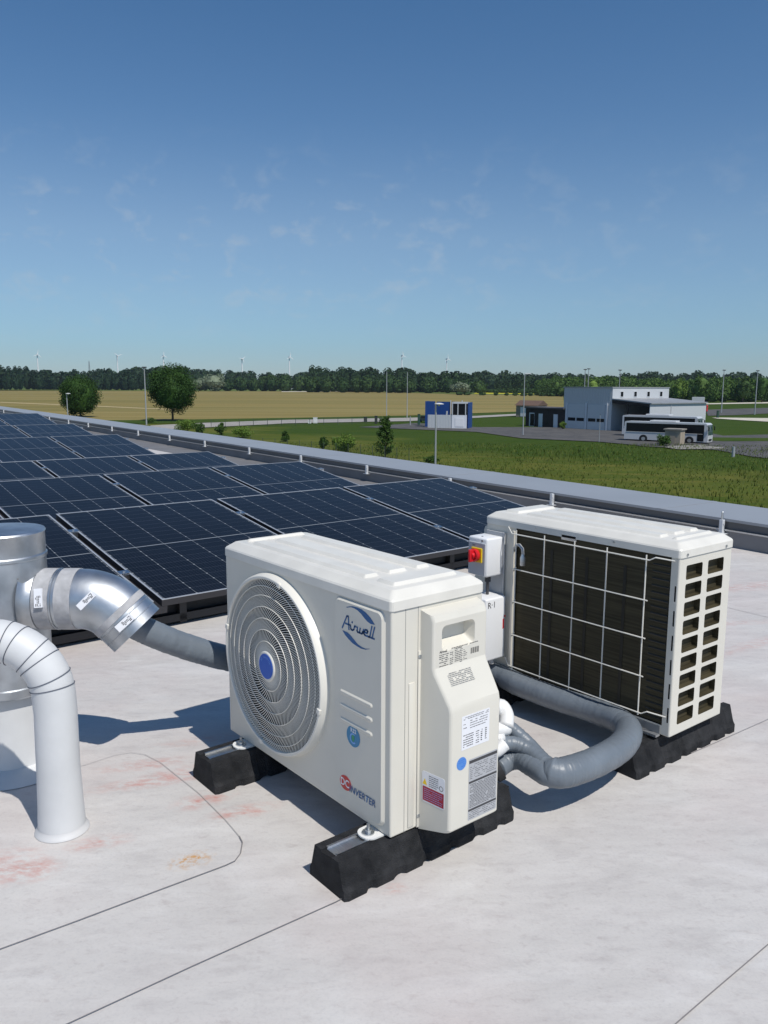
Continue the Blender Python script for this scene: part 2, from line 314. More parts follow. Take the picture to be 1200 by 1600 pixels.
# ------------------------------------------------------------------ solar panels
PW, PL, GAP, TILT, AP = 1.134, 1.6556, .0435, .14375, .68635
def panel_glass():
    M = bpy.data.materials.new('pv_cells'); M.use_nodes = True; n = M.node_tree; L = n.links.new; b = n.nodes['Principled BSDF']
    b.inputs['Roughness'].default_value = .16; b.inputs['Specular IOR Level'].default_value = .07
    t = n.nodes.new('ShaderNodeTexCoord'); s = n.nodes.new('ShaderNodeSeparateXYZ'); L(t.outputs['Object'], s.inputs[0])
    def mth(op, a, bb=None, c=None):
        x = n.nodes.new('ShaderNodeMath'); x.operation = op
        for i, v in enumerate((a, bb, c)):
            if v is None: continue
            if isinstance(v, (int, float)): x.inputs[i].default_value = v
            else: L(v, x.inputs[i])
        return x.outputs[0]
    cw = (PW - .036) / 6; ch = (PL - .036) / 20
    u = mth('DIVIDE', mth('SUBTRACT', s.outputs[0], .018), cw); v = mth('DIVIDE', mth('SUBTRACT', s.outputs[1], .018), ch)
    du = mth('MULTIPLY', mth('PINGPONG', u, .5), cw)          # distance to column line
    dv = mth('MULTIPLY', mth('PINGPONG', v, .5), ch)
    line = mth('LESS_THAN', du, .0019); row = mth('LESS_THAN', dv, .0011); dia = mth('LESS_THAN', mth('ADD', du, dv), .0062)
    mid = mth('LESS_THAN', mth('ABSOLUTE', mth('SUBTRACT', s.outputs[1], PL / 2)), .0045)
    bus = mth('LESS_THAN', mth('PINGPONG', mth('MULTIPLY', u, 9), .5), .05)
    nz = n.nodes.new('ShaderNodeTexNoise'); nz.inputs['Scale'].default_value = 1.1; L(t.outputs['Object'], nz.inputs[0])
    wn = n.nodes.new('ShaderNodeTexWhiteNoise'); wn.noise_dimensions = '2D'; cb = n.nodes.new('ShaderNodeCombineXYZ'); L(mth('FLOOR', u), cb.inputs[0]); L(mth('FLOOR', v), cb.inputs[1]); L(cb.outputs[0], wn.inputs['Vector'])
    def mix(f, a, bb):
        x = n.nodes.new('ShaderNodeMix'); x.data_type = 'RGBA'
        L(f, x.inputs['Factor']) if not isinstance(f, float) else None
        for k, vv in (('A', a), ('B', bb)):
            if isinstance(vv, tuple): x.inputs[k].default_value = (*vv, 1)
            else: L(vv, x.inputs[k])
        return x.outputs['Result']
    c = mix(wn.outputs[0], (.0060, .0072, .0105), (.0080, .0098, .0145))
    c = mix(mth('MULTIPLY', bus, .35), c, (.05, .06, .09))
    c = mix(mth('MULTIPLY', row, .28), c, (.16, .18, .22)); c = mix(mth('MULTIPLY', line, .6), c, (.20, .22, .24)); c = mix(dia, c, (.30, .32, .34)); c = mix(mid, c, (.24, .26, .28))
    L(c, b.inputs['Base Color'])
    dn = n.nodes.new('ShaderNodeTexNoise'); dn.inputs['Scale'].default_value = 5; dn.inputs['Detail'].default_value = 6; L(t.outputs['Object'], dn.inputs[0])
    mr = n.nodes.new('ShaderNodeMapRange'); mr.inputs[3].default_value = .10; mr.inputs[4].default_value = .28; L(dn.outputs[0], mr.inputs[0]); L(mr.outputs[0], b.inputs['Roughness'])
    return M
PV = panel_glass(); FRAME = mat('panel_frame', (.62, .63, .64), .4, .6); DFRAME = mat('shaded_frame_side', (.04, .04, .045), .5, .3)  # side copy of the frame metal, darkened to hold the shade between panels
BALLAST = mat('concrete_ballast', (.30, .30, .29), .8, var=.2, vscale=14)
def make_panel():
    r = empty('solar_panel')
    b = MB(); b.box((.012, .012, -.03), (PW - .012, PL - .012, -.0015)); b.build('cells', PV, r)
    b = MB(); w = .0115; t = .0
    b.box((0, 0, -.0015), (PW, w, t)); b.box((0, PL - w, -.0015), (PW, PL, t)); b.box((0, w, -.0015), (w, PL - w, t)); b.box((PW - w, w, -.0015), (PW, PL - w, t))
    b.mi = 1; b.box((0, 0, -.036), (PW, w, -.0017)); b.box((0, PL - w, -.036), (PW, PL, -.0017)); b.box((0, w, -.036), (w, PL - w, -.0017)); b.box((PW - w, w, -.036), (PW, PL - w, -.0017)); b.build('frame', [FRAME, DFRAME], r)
    b = MB(); b.box((PW - .03, .0, -.075), (PW + GAP + .03, PL, -.037)); b.build('gap_shade_strip', DFRAME, r)  # added dark strip standing in for the shade inside the panel gap
    for yy in (.27, .76):
        b = MB(); b.box((PW + .002, PL * yy - .035, -.03), (PW + GAP - .002, PL * yy + .035, -.002)); b.box((PW - .008, PL * yy - .025, .0005), (PW + GAP + .008, PL * yy + .025, .004)); b.lathe([(.009, .003), (.009, .011)], (PW + GAP / 2, PL * yy, 0), n=8); b.build('clamp', ALU, r)
    return r
proto = make_panel()
pu = Vector((math.cos(AP), math.sin(AP), 0)); pv = Vector((-math.sin(AP), math.cos(AP), 0)); pl = pv * math.cos(TILT) + Vector((0, 0, math.sin(TILT)))
rows = [(0, 0, 0, -1, 2), (.0398, 2.4396, -.0333, -1, 2), (.0870, 4.8186, -.0761, -1, 2), (1.3788, 8.4657, -.0207, -3, 1), (1.5236, 11.1435, .0538, -3, 1)]
# sixth row from its visible corner
e6 = ray(59, 645.6, .47); d6 = e6 - Vector((-2.16791, 5.25732, .47)); y6 = d6.dot(pv); x6 = d6.dot(pu) - PW
rows.append((x6, y6, .053, -3, 0))
ordn = ['front', 'second', 'third', 'fourth', 'fifth', 'sixth']; 
RAIL = mat('mounting_rail', (.035, .036, .04), .5, .3); first = True
for ri, (ox, oy, oz, k0, k1) in enumerate(rows):
    for k in range(k0, k1 + 1):
        T = Vector((-2.16791, 5.25732, .4167)) + pv * oy + pu * (ox + k * (PW + GAP)) + Vector((0, 0, oz))
        o = proto if first else copy_tree(proto); first = False
        o.location = T - pl * PL; o.rotation_mode = 'XYZ'
        o.rotation_euler = (Matrix.Rotation(AP, 3, 'Z') @ Matrix.Rotation(TILT, 3, 'X')).to_euler()
        nth = ['right hand end', 'second from the right', 'third from the right', 'fourth from the right', 'fifth from the right'][k1 - k]
        extra = {0: 'dark blue solar panel in the row nearest the camera, ', 1: 'dark solar panel in the second row from the camera, ', 2: 'dark solar panel in the third row, partly hidden by the second, ', 3: 'dark solar panel in the fourth row, past the wide aisle, ', 4: 'dark solar panel in the fifth row, ', 5: 'dark solar panel in the farthest row, '}[ri]
        tag(o, extra + nth, 'solar panel', 'solar panels on the flat roof')
# supports: one long mounting frame per row
for ri, (ox, oy, oz, k0, k1) in enumerate(rows):
    T = Vector((-2.16791, 5.25732, .4167)) + pv * oy + pu * ox + Vector((0, 0, oz)); L0 = T - pl * PL
    r = empty('mounting_frame', (L0.x, L0.y, 0), (0, 0, AP), label='dark support frame with concrete ballast under the %s row of solar panels' % ordn[ri], cat='mounting frame', group='support frames under the solar rows')
    zl = L0.z - .04; zt = T.z - .04; D = PL * math.cos(TILT)
    for k in range(k0, k1 + 1):
        x0 = k * (PW + GAP)
        for xx in (.16, PW - .16):
            b = MB(); b.prism([(x0 + xx - .02, .10, .012), (x0 + xx - .02, D + .12, .012), (x0 + xx - .02, D + .12, .04), (x0 + xx - .02, D - .03, zt - .01), (x0 + xx - .02, D - .07, zt - .01), (x0 + xx - .02, D - .04, .042), (x0 + xx - .02, .16, .042), (x0 + xx - .02, .14, zl), (x0 + xx - .02, .10, zl)], (.04, 0, 0)); b.build('support_leg', RAIL, r)
        if ri < 2:
            b = MB(); b.box((x0 + .22, .18, .014), (x0 + PW - .22, .38, .095), .006); b.build('ballast_block', BALLAST, r)
    b = MB(); b.prism([(k0 * (PW + GAP), D + .01, zt - .02), (k0 * (PW + GAP), D + .015, zt - .02), (k0 * (PW + GAP), D + .12, .05), (k0 * (PW + GAP), D + .115, .05)], ((k1 - k0) * (PW + GAP) + PW, 0, 0)); b.build('wind_deflector', DFRAME, r)
    b = MB(); b.prism([(k0 * (PW + GAP), .145, zl + .012), (k0 * (PW + GAP), .149, zl + .012), (k0 * (PW + GAP), .139, .006), (k0 * (PW + GAP), .135, .006)], ((k1 - k0) * (PW + GAP) + PW, 0, 0)); b.build('front_skirt', mat('black_skirt', (.012, .013, .016), .6), r)
    b = MB(); b.box((k0 * (PW + GAP), .10, .02), (k1 * (PW + GAP) + PW, .13, .06)); b.build('cross_rail', RAIL, r)

# ------------------------------------------------------------------ heat pump units
W, D, HB = .86, .3241, .6223
def print_lines(b, M, x0, x1, y0, y1, n, h=.0016, rnd=None, fill=.9, cols=1):
    """rows of small print as ink dashes on a label plane; M maps label plane to unit space"""
    rnd = rnd or random
    for i in range(n):
        y = y1 - (y1 - y0) * (i + .5) / n; x = x0
        while x < x1 - .002:
            w = rnd.uniform(.002, .009); e = min(x + w, x1)
            if rnd.random() < fill: b.poly([M @ Vector(p) for p in ((x, y - h / 2, .0004), (e, y - h / 2, .0004), (e, y + h / 2, .0004), (x, y + h / 2, .0004))])
            x = e + .0012
def rrect(x0, y0, x1, y1, r, n=5):
    P = []
    for cx, cy, a in ((x1 - r, y1 - r, 0), (x0 + r, y1 - r, 90), (x0 + r, y0 + r, 180), (x1 - r, y0 + r, 270)):
        for k in range(n + 1): t = R(a + 90 * k / n); P.append((cx + r * math.cos(t), cy + r * math.sin(t)))
    return P
def plate(b, M, pts, z0, z1):
    b.prism([M @ Vector((x, y, z0)) for x, y in pts], (M.to_3x3() @ Vector((0, 0, z1 - z0))))
def make_unit():
    r = empty('air_conditioner')
    FX, FZ, FR = .308, .321, .266
    b = MB(); b.box((0, 0, 0), (W, D, HB), .0055, 3); cas = b.build('casing', [PAINT], r, smooth=35)
    cuts = []
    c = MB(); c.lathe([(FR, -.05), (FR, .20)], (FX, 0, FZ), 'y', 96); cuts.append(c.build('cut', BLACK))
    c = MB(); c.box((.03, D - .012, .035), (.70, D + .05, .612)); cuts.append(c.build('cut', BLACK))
    c = MB()
    for i in range(9):
        for v0, v1 in ((.04, .138), (.172, .272)):      # depth measured from the rear face
            z0 = .036 + i * .0622
            c.prism([Vector((-.05, D - y, z)) for y, z in rrect(v0, z0, v1, z0 + .048, .007)], (.072, 0, 0))
    cuts.append(c.build('cut', COIL))
    c = MB()
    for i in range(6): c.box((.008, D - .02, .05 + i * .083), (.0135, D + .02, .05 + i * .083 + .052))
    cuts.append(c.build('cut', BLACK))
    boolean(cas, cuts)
    cas.data.shade_smooth(); cas.data.set_sharp_from_angle(angle=R(8))
    # coil in the rear recess
    b = MB(); b.box((.033, D - .010, .037), (.698, D - .006, .61)); co = b.build('coil', [COIL], r)
    b = MB()
    for i in range(24): b.tube([(.036, D - .006, .052 + i * .0238), (.10, D - .006, .052 + i * .0238)], .0035, 6)
    b.build('coil_bend', mat('coil_tubes', (.045, .042, .035), .45, .4), co)
    b = MB()
    for xx in (.20, .36, .52): b.box((xx, D - .0058, .04), (xx + .012, D - .0045, .55))
    b.build('coil_bracket', mat('coil_bracket_dark', (.02, .018, .012), .6), co)
    # top cover
    b = MB(); e = .004; z = HB
    def ring(i, zz): return [(-e + i, -e + i, zz), (W + e - i, -e + i, zz), (W + e - i, D + e - i, zz), (-e + i, D + e - i, zz)]
    bm = b.bm; prof = [(0, z - .012), (0, z + .012), (.003, z + .017), (.026, z + .034), (.034, z + .036)]
    rings = []
    for i, zz in prof:
        pts = rrect(-e + i, -e + i, W + e - i, D + e - i, max(.004, .014 - i * .2), 4); rings.append([bm.verts.new((x, y, zz)) for x, y in pts])
    for A, B in zip(rings, rings[1:]):
        for k in range(len(A)): bm.faces.new((A[k], A[(k + 1) % len(A)], B[(k + 1) % len(A)], B[k]))
    bm.faces.new(rings[-1]); 
    zt = z + .036
    def rib(x0, y0, x1, y1, h=.008, s=.009, rr=.012):
        P0 = rrect(x0, y0, x1, y1, rr, 4); P1 = rrect(x0 + s, y0 + s, x1 - s, y1 - s, max(.003, rr - s), 4)
        A = [bm.verts.new((x, y, zt - .0005)) for x, y in P0]; B = [bm.verts.new((x, y, zt + h)) for x, y in P1]
        for k in range(len(A)): bm.faces.new((A[k], A[(k + 1) % len(A)], B[(k + 1) % len(A)], B[k]))
        bm.faces.new(B)
    rib(.10, .040, .70, .095); rib(.10, .125, .70, .195); rib(.10, .225, .70, .280); rib(.735, .045, .815, .275, .008); rib(.042, .05, .07, .275, .007)
    cap = b.build('top_cover', CAPP, r, smooth=14)
    b = MB()
    for x, y in ((.25, D + e), (.60, D + e)): b.lathe([(.004, 0), (.004, .002)], (x, y, z + .004), 'y', 8)
    for y in (.05, .29): b.lathe([(.005, -.0065), (.005, -.0035)], (0, y, z - .003), 'x', 8)
    b.build('cover_screw', ZINC, cap)
    # fan and guard
    b = MB(); b.lathe([(0, .05), (.06, .05), (.065, .09)], (FX, 0, FZ), 'y', 24, cap=False)
    for k in range(3):
        a0 = k * 2.094 + .3
        N = 8
        for j in range(N):
            q = []
            for (rr, jj) in ((.06, j), (.255, j), (.255, j + 1), (.06, j + 1)):
                a = a0 + jj / N * (1.15 if rr > .1 else 1.5) + (rr - .06) * 1.2; q.append((FX + rr * math.cos(a), .06 + jj / N * .06, FZ + rr * math.sin(a)))
            b.poly(q)
    b.build('fan', FAN, r)
    b = MB()
    b.lathe([(.2645, .002), (.265, -.020), (.268, -.025), (.274, -.025), (.279, -.019), (.283, .0005)], (FX, 0, FZ), 'y', 96, cap=False)
    gy = lambda rr: -.021 - .011 * (1 - (rr / .27) ** 2)
    for rr in (.077, .112, .147, .182, .217, .246):
        b.tube([(FX + rr * math.cos(2 * math.pi * k / 72), gy(rr), FZ + rr * math.sin(2 * math.pi * k / 72)) for k in range(72)], .0013, 5, closed=True)
    def swirl(rr): return -1.25 * (max(0, rr - .044) / .23) ** .8
    for r0, r1, cnt in ((.044, .112, 68), (.112, .182, 112), (.182, .266, 162)):
        for k in range(cnt):
            prev = None
            for j in range(6):
                rr = r0 + (r1 - r0) * j / 5; a = 2 * math.pi * k / cnt + swirl(rr)
                cen = Vector((FX + rr * math.cos(a), gy(rr) + .002, FZ + rr * math.sin(a))); t = Vector((-math.sin(a), 0, math.cos(a))) * .0015
                cur = (cen - t, cen + t, cen + t + Vector((0, .0012, 0)), cen - t + Vector((0, .0012, 0)))
                if prev:
                    for i in range(4): b.poly([prev[i], cur[i], cur[(i + 1) % 4], prev[(i + 1) % 4]])
                prev = cur
    gd = b.build('fan_guard', [PAINT2], r, smooth=40)
    b = MB(); b.lathe([(.045, -.024), (.047, -.033), (.043, -.036), (.039, -.0355)], (FX, 0, FZ), 'y', 40); b.build('hub_rim', PAINT2, gd, smooth=40)
    b = MB(); b.lathe([(.0385, -.0356), (.0385, -.0372)], (FX, 0, FZ), 'y', 40); hb = b.build('hub_badge', HUB, gd)
    me_pts = 'DC INVERTER'
    for i, chh in enumerate(me_pts):
        if chh == ' ': continue
        a = R(150 - i * 12); px, pz = FX + .029 * math.cos(a), FZ + .029 * math.sin(a)
        Mx = face_matrix((px, -.0376, pz), (math.sin(a), 0, -math.cos(a)), (math.cos(a), 0, math.sin(a)))
        text('badge_letter', chh, .009, Mx, PBLUE, hb)
    # clips on ring
    b = MB()
    for a in (R(77), R(-13), R(-103), R(167)):
        Mx = Matrix.Translation((FX + .274 * math.cos(a), -.016, FZ + .274 * math.sin(a))) @ Matrix.Rotation(-a, 4, 'Y')
        b.box((-.012, -.012, -.009), (.004, .010, .009), .003, 2, Mx)
    b.build('guard_clip', PAINT2, gd)
    # raised front panel
    FM = face_matrix((0, 0, 0), (1, 0, 0), (0, 0, 1))       # x right, y up, z toward -Y
    b = MB(); bm = b.bm; A = [bm.verts.new(FM @ Vector((x, y, -.001))) for x, y in rrect(.622, .018, .838, .606, .022, 6)]; B = [bm.verts.new(FM @ Vector((x, y, .008))) for x, y in rrect(.630, .026, .830, .598, .018, 6)]
    for k in range(len(A)): bm.faces.new((A[k], A[(k + 1) % len(A)], B[(k + 1) % len(A)], B[k]))
    bm.faces.new(B)
    for zc in (.343, .304, .264): 
        A = [bm.verts.new(FM @ Vector((x, y, .0078))) for x, y in rrect(.652, zc - .0075, .795, zc + .0075, .007, 4)]; B = [bm.verts.new(FM @ Vector((x, y, .0115))) for x, y in rrect(.656, zc - .003, .791, zc + .003, .003, 4)]
        for k in range(len(A)): bm.faces.new((A[k], A[(k + 1) % len(A)], B[(k + 1) % len(A)], B[k]))
        bm.faces.new(B)
    fp = b.build('front_panel', PAINT, r, smooth=8)
    zf = .0086
    b = MB()
    for po, pi in (([(.680, .584), (.694, .589), (.711, .593), (.730, .594), (.749, .593), (.768, .588), (.787, .579), (.804, .565)], [(.686, .584), (.703, .589), (.716, .589), (.730, .587), (.746, .581), (.759, .573), (.773, .566), (.787, .563)]),
                   ([(.664, .517), (.677, .506), (.692, .499), (.709, .492), (.727, .489), (.746, .487), (.765, .489), (.785, .496)], [(.672, .517), (.689, .516), (.706, .509), (.719, .502), (.733, .495), (.749, .492), (.765, .4915), (.780, .4955)])):
        for j in range(7): b.poly([FM @ Vector((*p, zf)) for p in (po[j], po[j + 1], pi[j + 1], pi[j])])
    b.build('logo_arc', LOGO, fp)
    b = MB()
    def stroke(pts, w=.0048):
        P = [Vector((*p, zf + .0003)) for p in pts]
        for k in range(len(P) - 1):
            d = (P[k + 1] - P[k]); d.normalize(); nn = Vector((-d.y, d.x, 0)) * w / 2; e2 = d * w * .35
            b.poly([FM @ (P[k] + nn - e2), FM @ (P[k] - nn - e2), FM @ (P[k + 1] - nn + e2), FM @ (P[k + 1] + nn + e2)])
    stroke([(.664, .524), (.685, .561), (.691, .561), (.694, .526)]); stroke([(.679, .539), (.700, .539), (.702, .531), (.704, .528), (.711, .528), (.715, .531), (.719, .541), (.726, .541)])
    stroke([(.7075, .548), (.7085, .550)], .005); stroke([(.731, .541), (.729, .531), (.732, .528), (.739, .528), (.743, .541)]); stroke([(.740, .530), (.743, .528), (.750, .528), (.753, .531), (.757, .541)])
    stroke([(.752, .533), (.757, .535), (.772, .535), (.775, .540), (.771, .543), (.764, .542), (.760, .537), (.759, .530), (.763, .527), (.781, .527)]); stroke([(.792, .558), (.783, .528)]); stroke([(.803, .558), (.793, .528)]); stroke([(.779, .527), (.802, .527)])
    b.build('logo_lettering', LOGO, fp)
    b = MB(); plate(b, FM, [(.712 + .0295 * math.cos(2 * math.pi * k / 32), .232 + .0295 * math.sin(2 * math.pi * k / 32)) for k in range(32)], zf, zf + .0004); dsk = b.build('refrigerant_badge', TEAL, fp)
    text('badge_lettering', 'R32', .016, face_matrix(FM @ Vector((.713, .248, zf + .0007)), (1, 0, 0), (0, 0, 1)), LWHITE, dsk, .0004)
    b = MB()
    for k in range(16):
        a0, a1 = R(60 + k * 16), R(60 + (k + 1) * 16); cc = (.712, .226)
        b.poly([FM @ Vector((cc[0] + q * math.cos(a), cc[1] + q * math.sin(a), zf + .0007)) for q, a in ((.0105, a0), (.0150, a0), (.0150, a1), (.0105, a1))])
    b.build('badge_ring', PBLUE, dsk)
    b = MB(); plate(b, FM, [(.712 + .006 * math.cos(t) * (1 + .3 * math.sin(t)), .227 + .010 * math.sin(t)) for t in [2 * math.pi * k / 16 for k in range(16)]], zf + .0005, zf + .0009); b.build('badge_leaf', LGREEN, dsk)
    b = MB(); plate(b, FM, [(.676 + .026 * math.cos(2 * math.pi * k / 32), .084 + .021 * math.sin(2 * math.pi * k / 32)) for k in range(32)], zf, zf + .0004); dc = b.build('inverter_badge', DCRED, fp)
    text('badge_lettering', 'DC', .030, face_matrix(FM @ Vector((.674, .0835, zf + .0007)), (1, 0, 0), (0, 0, 1)), LWHITE, dc, .0006, .95)
    text('inverter_lettering', 'INVERTER', .028, face_matrix(FM @ Vector((.6935, .076, zf + .0009)), (1, 0, 0), (0, 0, 1)), LOGO, fp, .0004, .92, .12, 'LEFT')
    # side trim strips and screws on the x = W side
    b = MB(); b.box((W, .0455, 0), (W + .0003, .0468, HB - .014)); b.box((W, .0880, 0), (W + .0003, .0892, HB - .014)); b.build('side_seam', INKG, r)
    b = MB(); b.box((W - .001, .058, .010), (W + .003, .078, .41), .0018); b.box((W - .001, .0895, .0), (W + .0022, .0985, .49), .001); b.build('side_rib', PAINT, r, smooth=40)
    b = MB()
    for z2 in (.475, .033): b.lathe([(.0055, 0), (.005, .003), (.002, .004)], (W + .001, .094, z2), 'x', 12)
    b.build('side_screw', ZINC, r)
    # service cover
    b = MB(); bm = b.bm
    prof = [(0, -.006), (.100, .020), (.105, .026), (.105, .345), (.101, .362), (.051, .436), (.045, .450), (.045, .572), (.038, .588), (0, .598)]
    A = [bm.verts.new((W + x, .097 + x * .12, z2)) for x, z2 in prof]; B = [bm.verts.new((W + x, .302 - x * .08, z2)) for x, z2 in prof]
    bm.faces.new(A); bm.faces.new(B[::-1]); nP = len(prof)
    for k in range(nP): bm.faces.new((A[k], B[k], B[(k + 1) % nP], A[(k + 1) % nP]))
    bmesh.ops.recalc_face_normals(bm, faces=bm.faces[:])
    es = [e2 for e2 in bm.edges if all(v.co.x > W + .002 for v in e2.verts) and (abs(e2.verts[0].co.y - e2.verts[1].co.y) < .05)]
    bmesh.ops.bevel(bm, geom=es, offset=.010, segments=4, profile=.5, affect='EDGES')
    cov = b.build('service_cover', PAINT, r)
    c = MB(); 
    P0 = rrect(.128, .488, .252, .560, .016, 5); P1 = rrect(.140, .512, .240, .552, .008, 5)
    A = [c.bm.verts.new((W + .060, y, z2)) for y, z2 in P0]; A2 = [c.bm.verts.new((W + .0445, y * .96 + .19 * .04, z2 * .96 + .524 * .04)) for y, z2 in P0]; B = [c.bm.verts.new((W + .012, y, z2)) for y, z2 in P1]
    for X, Y in ((A, A2), (A2, B)):
        for k in range(len(X)): c.bm.faces.new((X[k], X[(k + 1) % len(X)], Y[(k + 1) % len(X)], Y[k]))
    c.bm.faces.new(A[::-1]); c.bm.faces.new(B)
    boolean(cov, [c.build('cut', PAINT)])
    cov.data.shade_smooth(); cov.data.set_sharp_from_angle(angle=R(20))
    SM = face_matrix((W + .105, 0, 0), (0, 1, 0), (0, 0, 1)); SU = face_matrix((W + .045, 0, 0), (0, 1, 0), (0, 0, 1))
    rn = random.Random(3)
    b = MB(); b.mi = 0; print_lines(b, SU, .122, .155, .440, .485, 9, .0018, rn, .85); print_lines(b, SU, .160, .172, .444, .485, 8, .0018, rn, .8); print_lines(b, SU, .177, .205, .444, .492, 10, .0018, rn, .9); print_lines(b, SU, .165, .262, .490, .497, 1, .002, rn); print_lines(b, SU, .209, .222, .452, .483, 6, .0017, rn, .8)
    for k in range(18): 
        x = .236 + k * .0017; 
        if k % 5 != 3: b.poly([SU @ Vector(p) for p in ((x, .464, .0004), (x + .0009, .464, .0004), (x + .0009, .480, .0004), (x, .480, .0004))])
    b.build('rating_print', INK, cov)
    text('rating_lettering', 'Airwell', .009, face_matrix(SU @ Vector((.136, .4905, .0005)), (0, 1, 0), (0, 0, 1)), INK, cov, 0.0002)
    ux = Vector((.05, 0, -.074)).normalized()
    b = MB(); plate(b, SU, rrect(.160, .430 + .024, .236, .438 + .0, .0004, 1), .0002, .0004) if False else None
    print_lines(b, SU, .150, .170, .452, .4522, 1, .0005, rn)
    MS = face_matrix((W + .0515, 0, .436), (0, 1, 0), (-.05, 0, .074)); MS.translation += Vector((.001, 0, .001))
    print_lines(b, SU, .168, .232, .4415, .4440, 1, .0012, rn, .8)
    print_lines(b, MS, .140, .225, -.040, -.004, 8, .0014, rn, .85); b.build('spec_print', INKG, cov)
    b = MB(); plate(b, SM, [(.148, .238), (.250, .238), (.250, .330), (.148, .330)], .0002, .0006); lb = b.build('white_label', LWHITE, cov)
    b = MB(); SM2 = SM.copy(); SM2.translation += Vector((.0004, 0, 0))
    print_lines(b, SM2, .154, .246, .318, .327, 2, .0016, rn, .8); print_lines(b, SM2, .154, .166, .292, .312, 2, .002, rn); print_lines(b, SM2, .178, .242, .290, .316, 4, .0018, rn, .7); print_lines(b, SM2, .154, .192, .243, .280, 6, .0022, rn, .85); print_lines(b, SM2, .200, .212, .243, .280, 6, .0022, rn, .85); print_lines(b, SM2, .218, .224, .246, .280, 6, .003, rn); print_lines(b, SM2, .234, .240, .246, .280, 6, .003, rn)
    b.build('label_print', INK, lb)
    b = MB(); plate(b, SM, [(.150 + .0175 * math.cos(2 * math.pi * k / 28), .203 + .0175 * math.sin(2 * math.pi * k / 28)) for k in range(28)], .0002, .0006); lb = b.build('round_label', mat('round_label_blue', (.08, .24, .62), .5), cov)
    b = MB(); print_lines(b, SM2, .139, .161, .192, .215, 4, .0015, rn, .8); b.build('label_print', LBLUE, lb)
    b = MB(); plate(b, SM, rrect(.177, .034, .284, .205, .003, 2), .0002, .0006); lb = b.build('warning_label', LGREY, cov)
    b = MB()
    for z2, h2 in ((.197, .0085), (.140, .006), (.062, .006)): b.poly([SM2 @ Vector(p) for p in ((.178, z2 - h2 / 2, .0003), (.283, z2 - h2 / 2, .0003), (.283, z2 + h2 / 2, .0003), (.178, z2 + h2 / 2, .0003))])
    print_lines(b, SM2, .182, .280, .148, .190, 8, .0014, rn, .7); print_lines(b, SM2, .182, .280, .068, .135, 16, .0017, rn, .95); print_lines(b, SM2, .182, .280, .037, .058, 4, .0014, rn, .8); b.build('label_print', INK, lb)
    # label on the front flank of the cover
    y0 = .097; CM = face_matrix((W, y0, 0), (1, .12, 0), (0, 0, 1))
    b = MB(); plate(b, CM, rrect(.012, .080, .090, .166, .007, 4), .0003, .0008); lb = b.build('caution_label', LWHITE, cov)
    CM2 = CM.copy(); CM2.translation += Vector((0, -.0007, 0))
    b = MB(); b.mi = 0; b.poly([CM2 @ Vector(p) for p in ((.015, .084, .0004), (.087, .084, .0004), (.087, .124, .0004), (.015, .124, .0004))])
    b.mi = 1; b.poly([CM2 @ Vector(p) for p in ((.014, .129, .0004), (.030, .129, .0004), (.022, .146, .0004))])
    b.mi = 2; print_lines(b, CM2, .036, .068, .127, .160, 6, .0018, rn, .9); 
    for k in range(16):
        a0, a1 = k * math.pi / 8, (k + 1) * math.pi / 8
        b.poly([CM2 @ Vector((.078 + q * math.cos(a), .136 + q * math.sin(a), .0005)) for q, a in ((.0055, a0), (.0070, a0), (.0070, a1), (.0055, a1))])
    b.mi = 3; print_lines(b, Matrix.Translation((0, -.0003, 0)) @ CM2, .019, .083, .087, .121, 6, .0012, rn, .9)
    b.build('label_print', [LRED, YELLOW, INK, PBLUE], lb)
    # feet brackets and bolts (native x .123 and .80)
    for fx in (.123, .80):
        for fy, sg in ((-.026, -1), (D + .026, 1)):
            b = MB(); pts = [(fx - .036, -sg * .0)] 
            ol = [(fx - .034, D / 2 + sg * (D / 2 - .03))] + [(fx + .032 * math.cos(t), (fy) + sg * .012 * 0 + .026 * sg * math.sin(t)) for t in [math.pi - math.pi * k / 12 for k in range(13)]] + [(fx + .034, D / 2 + sg * (D / 2 - .03))]
            b.prism([(x, y, -.0045) for x, y in ol], (0, 0, .004)); f = b.build('mounting_foot', WHITEM, r)
            b = MB(); b.lathe([(.017, 0), (.017, .003), (.0095, .003), (.0095, .011), (.0045, .011), (.0045, .026)], (fx, fy, 0), 'z', 18); b.build('bolt', ZINC, f)
    b = MB(); b.box((.05, .03, -.006), (W - .05, D - .03, .002)); b.build('base_tray', GREYP, r)
    # rear wire guard
    b = MB(); yg = D + .022
    vx = [W - x for x in (.179, .318, .457, .596, .751)]
    for x in vx: b.tube([(x, yg, .052), (x, yg, .607)], .0024, 6)
    zs = (.592, .455, .325, .192, .062)
    for i, z2 in enumerate(zs):
        x0, x1 = W - .160, W - .765
        if i in (0, 4):
            b.tube([(W - .118, D + .002, z2 + .018), (W - .135, D + .016, z2 + .018), (W - .160, yg + .0035, z2), (x1 + .0, yg + .0035, z2), (x1 - .02, yg + .0, z2 + .012), (W - .845, D + .004, z2 + .008)], .0024, 6)
        else: b.tube([(W - .165, D + .004, z2), (W - .172, yg + .0035, z2), (x1, yg + .0035, z2)], .0024, 6)
    b.build('wire_guard', PAINT2, r)
    b = MB(); b.box((W - .159, D - .002, .05), (W - .147, D + .012, .60), .002); b.build('rear_edge_strip', PAINT, r)
    b = MB(); b.box((.035, D + .001, -.004), (.83, D + .024, .004)); b.box((.035, D + .0005, .0045), (.83, D + .004, .032)); b.build('base_rail', mat('base_metal', (.30, .31, .32), .35, .5), r)
    b = MB(); b.box((W - .45, D - .004, .600), (W - .38, D + .004, .622), .003); b.build('latch_clip', ALU, r)
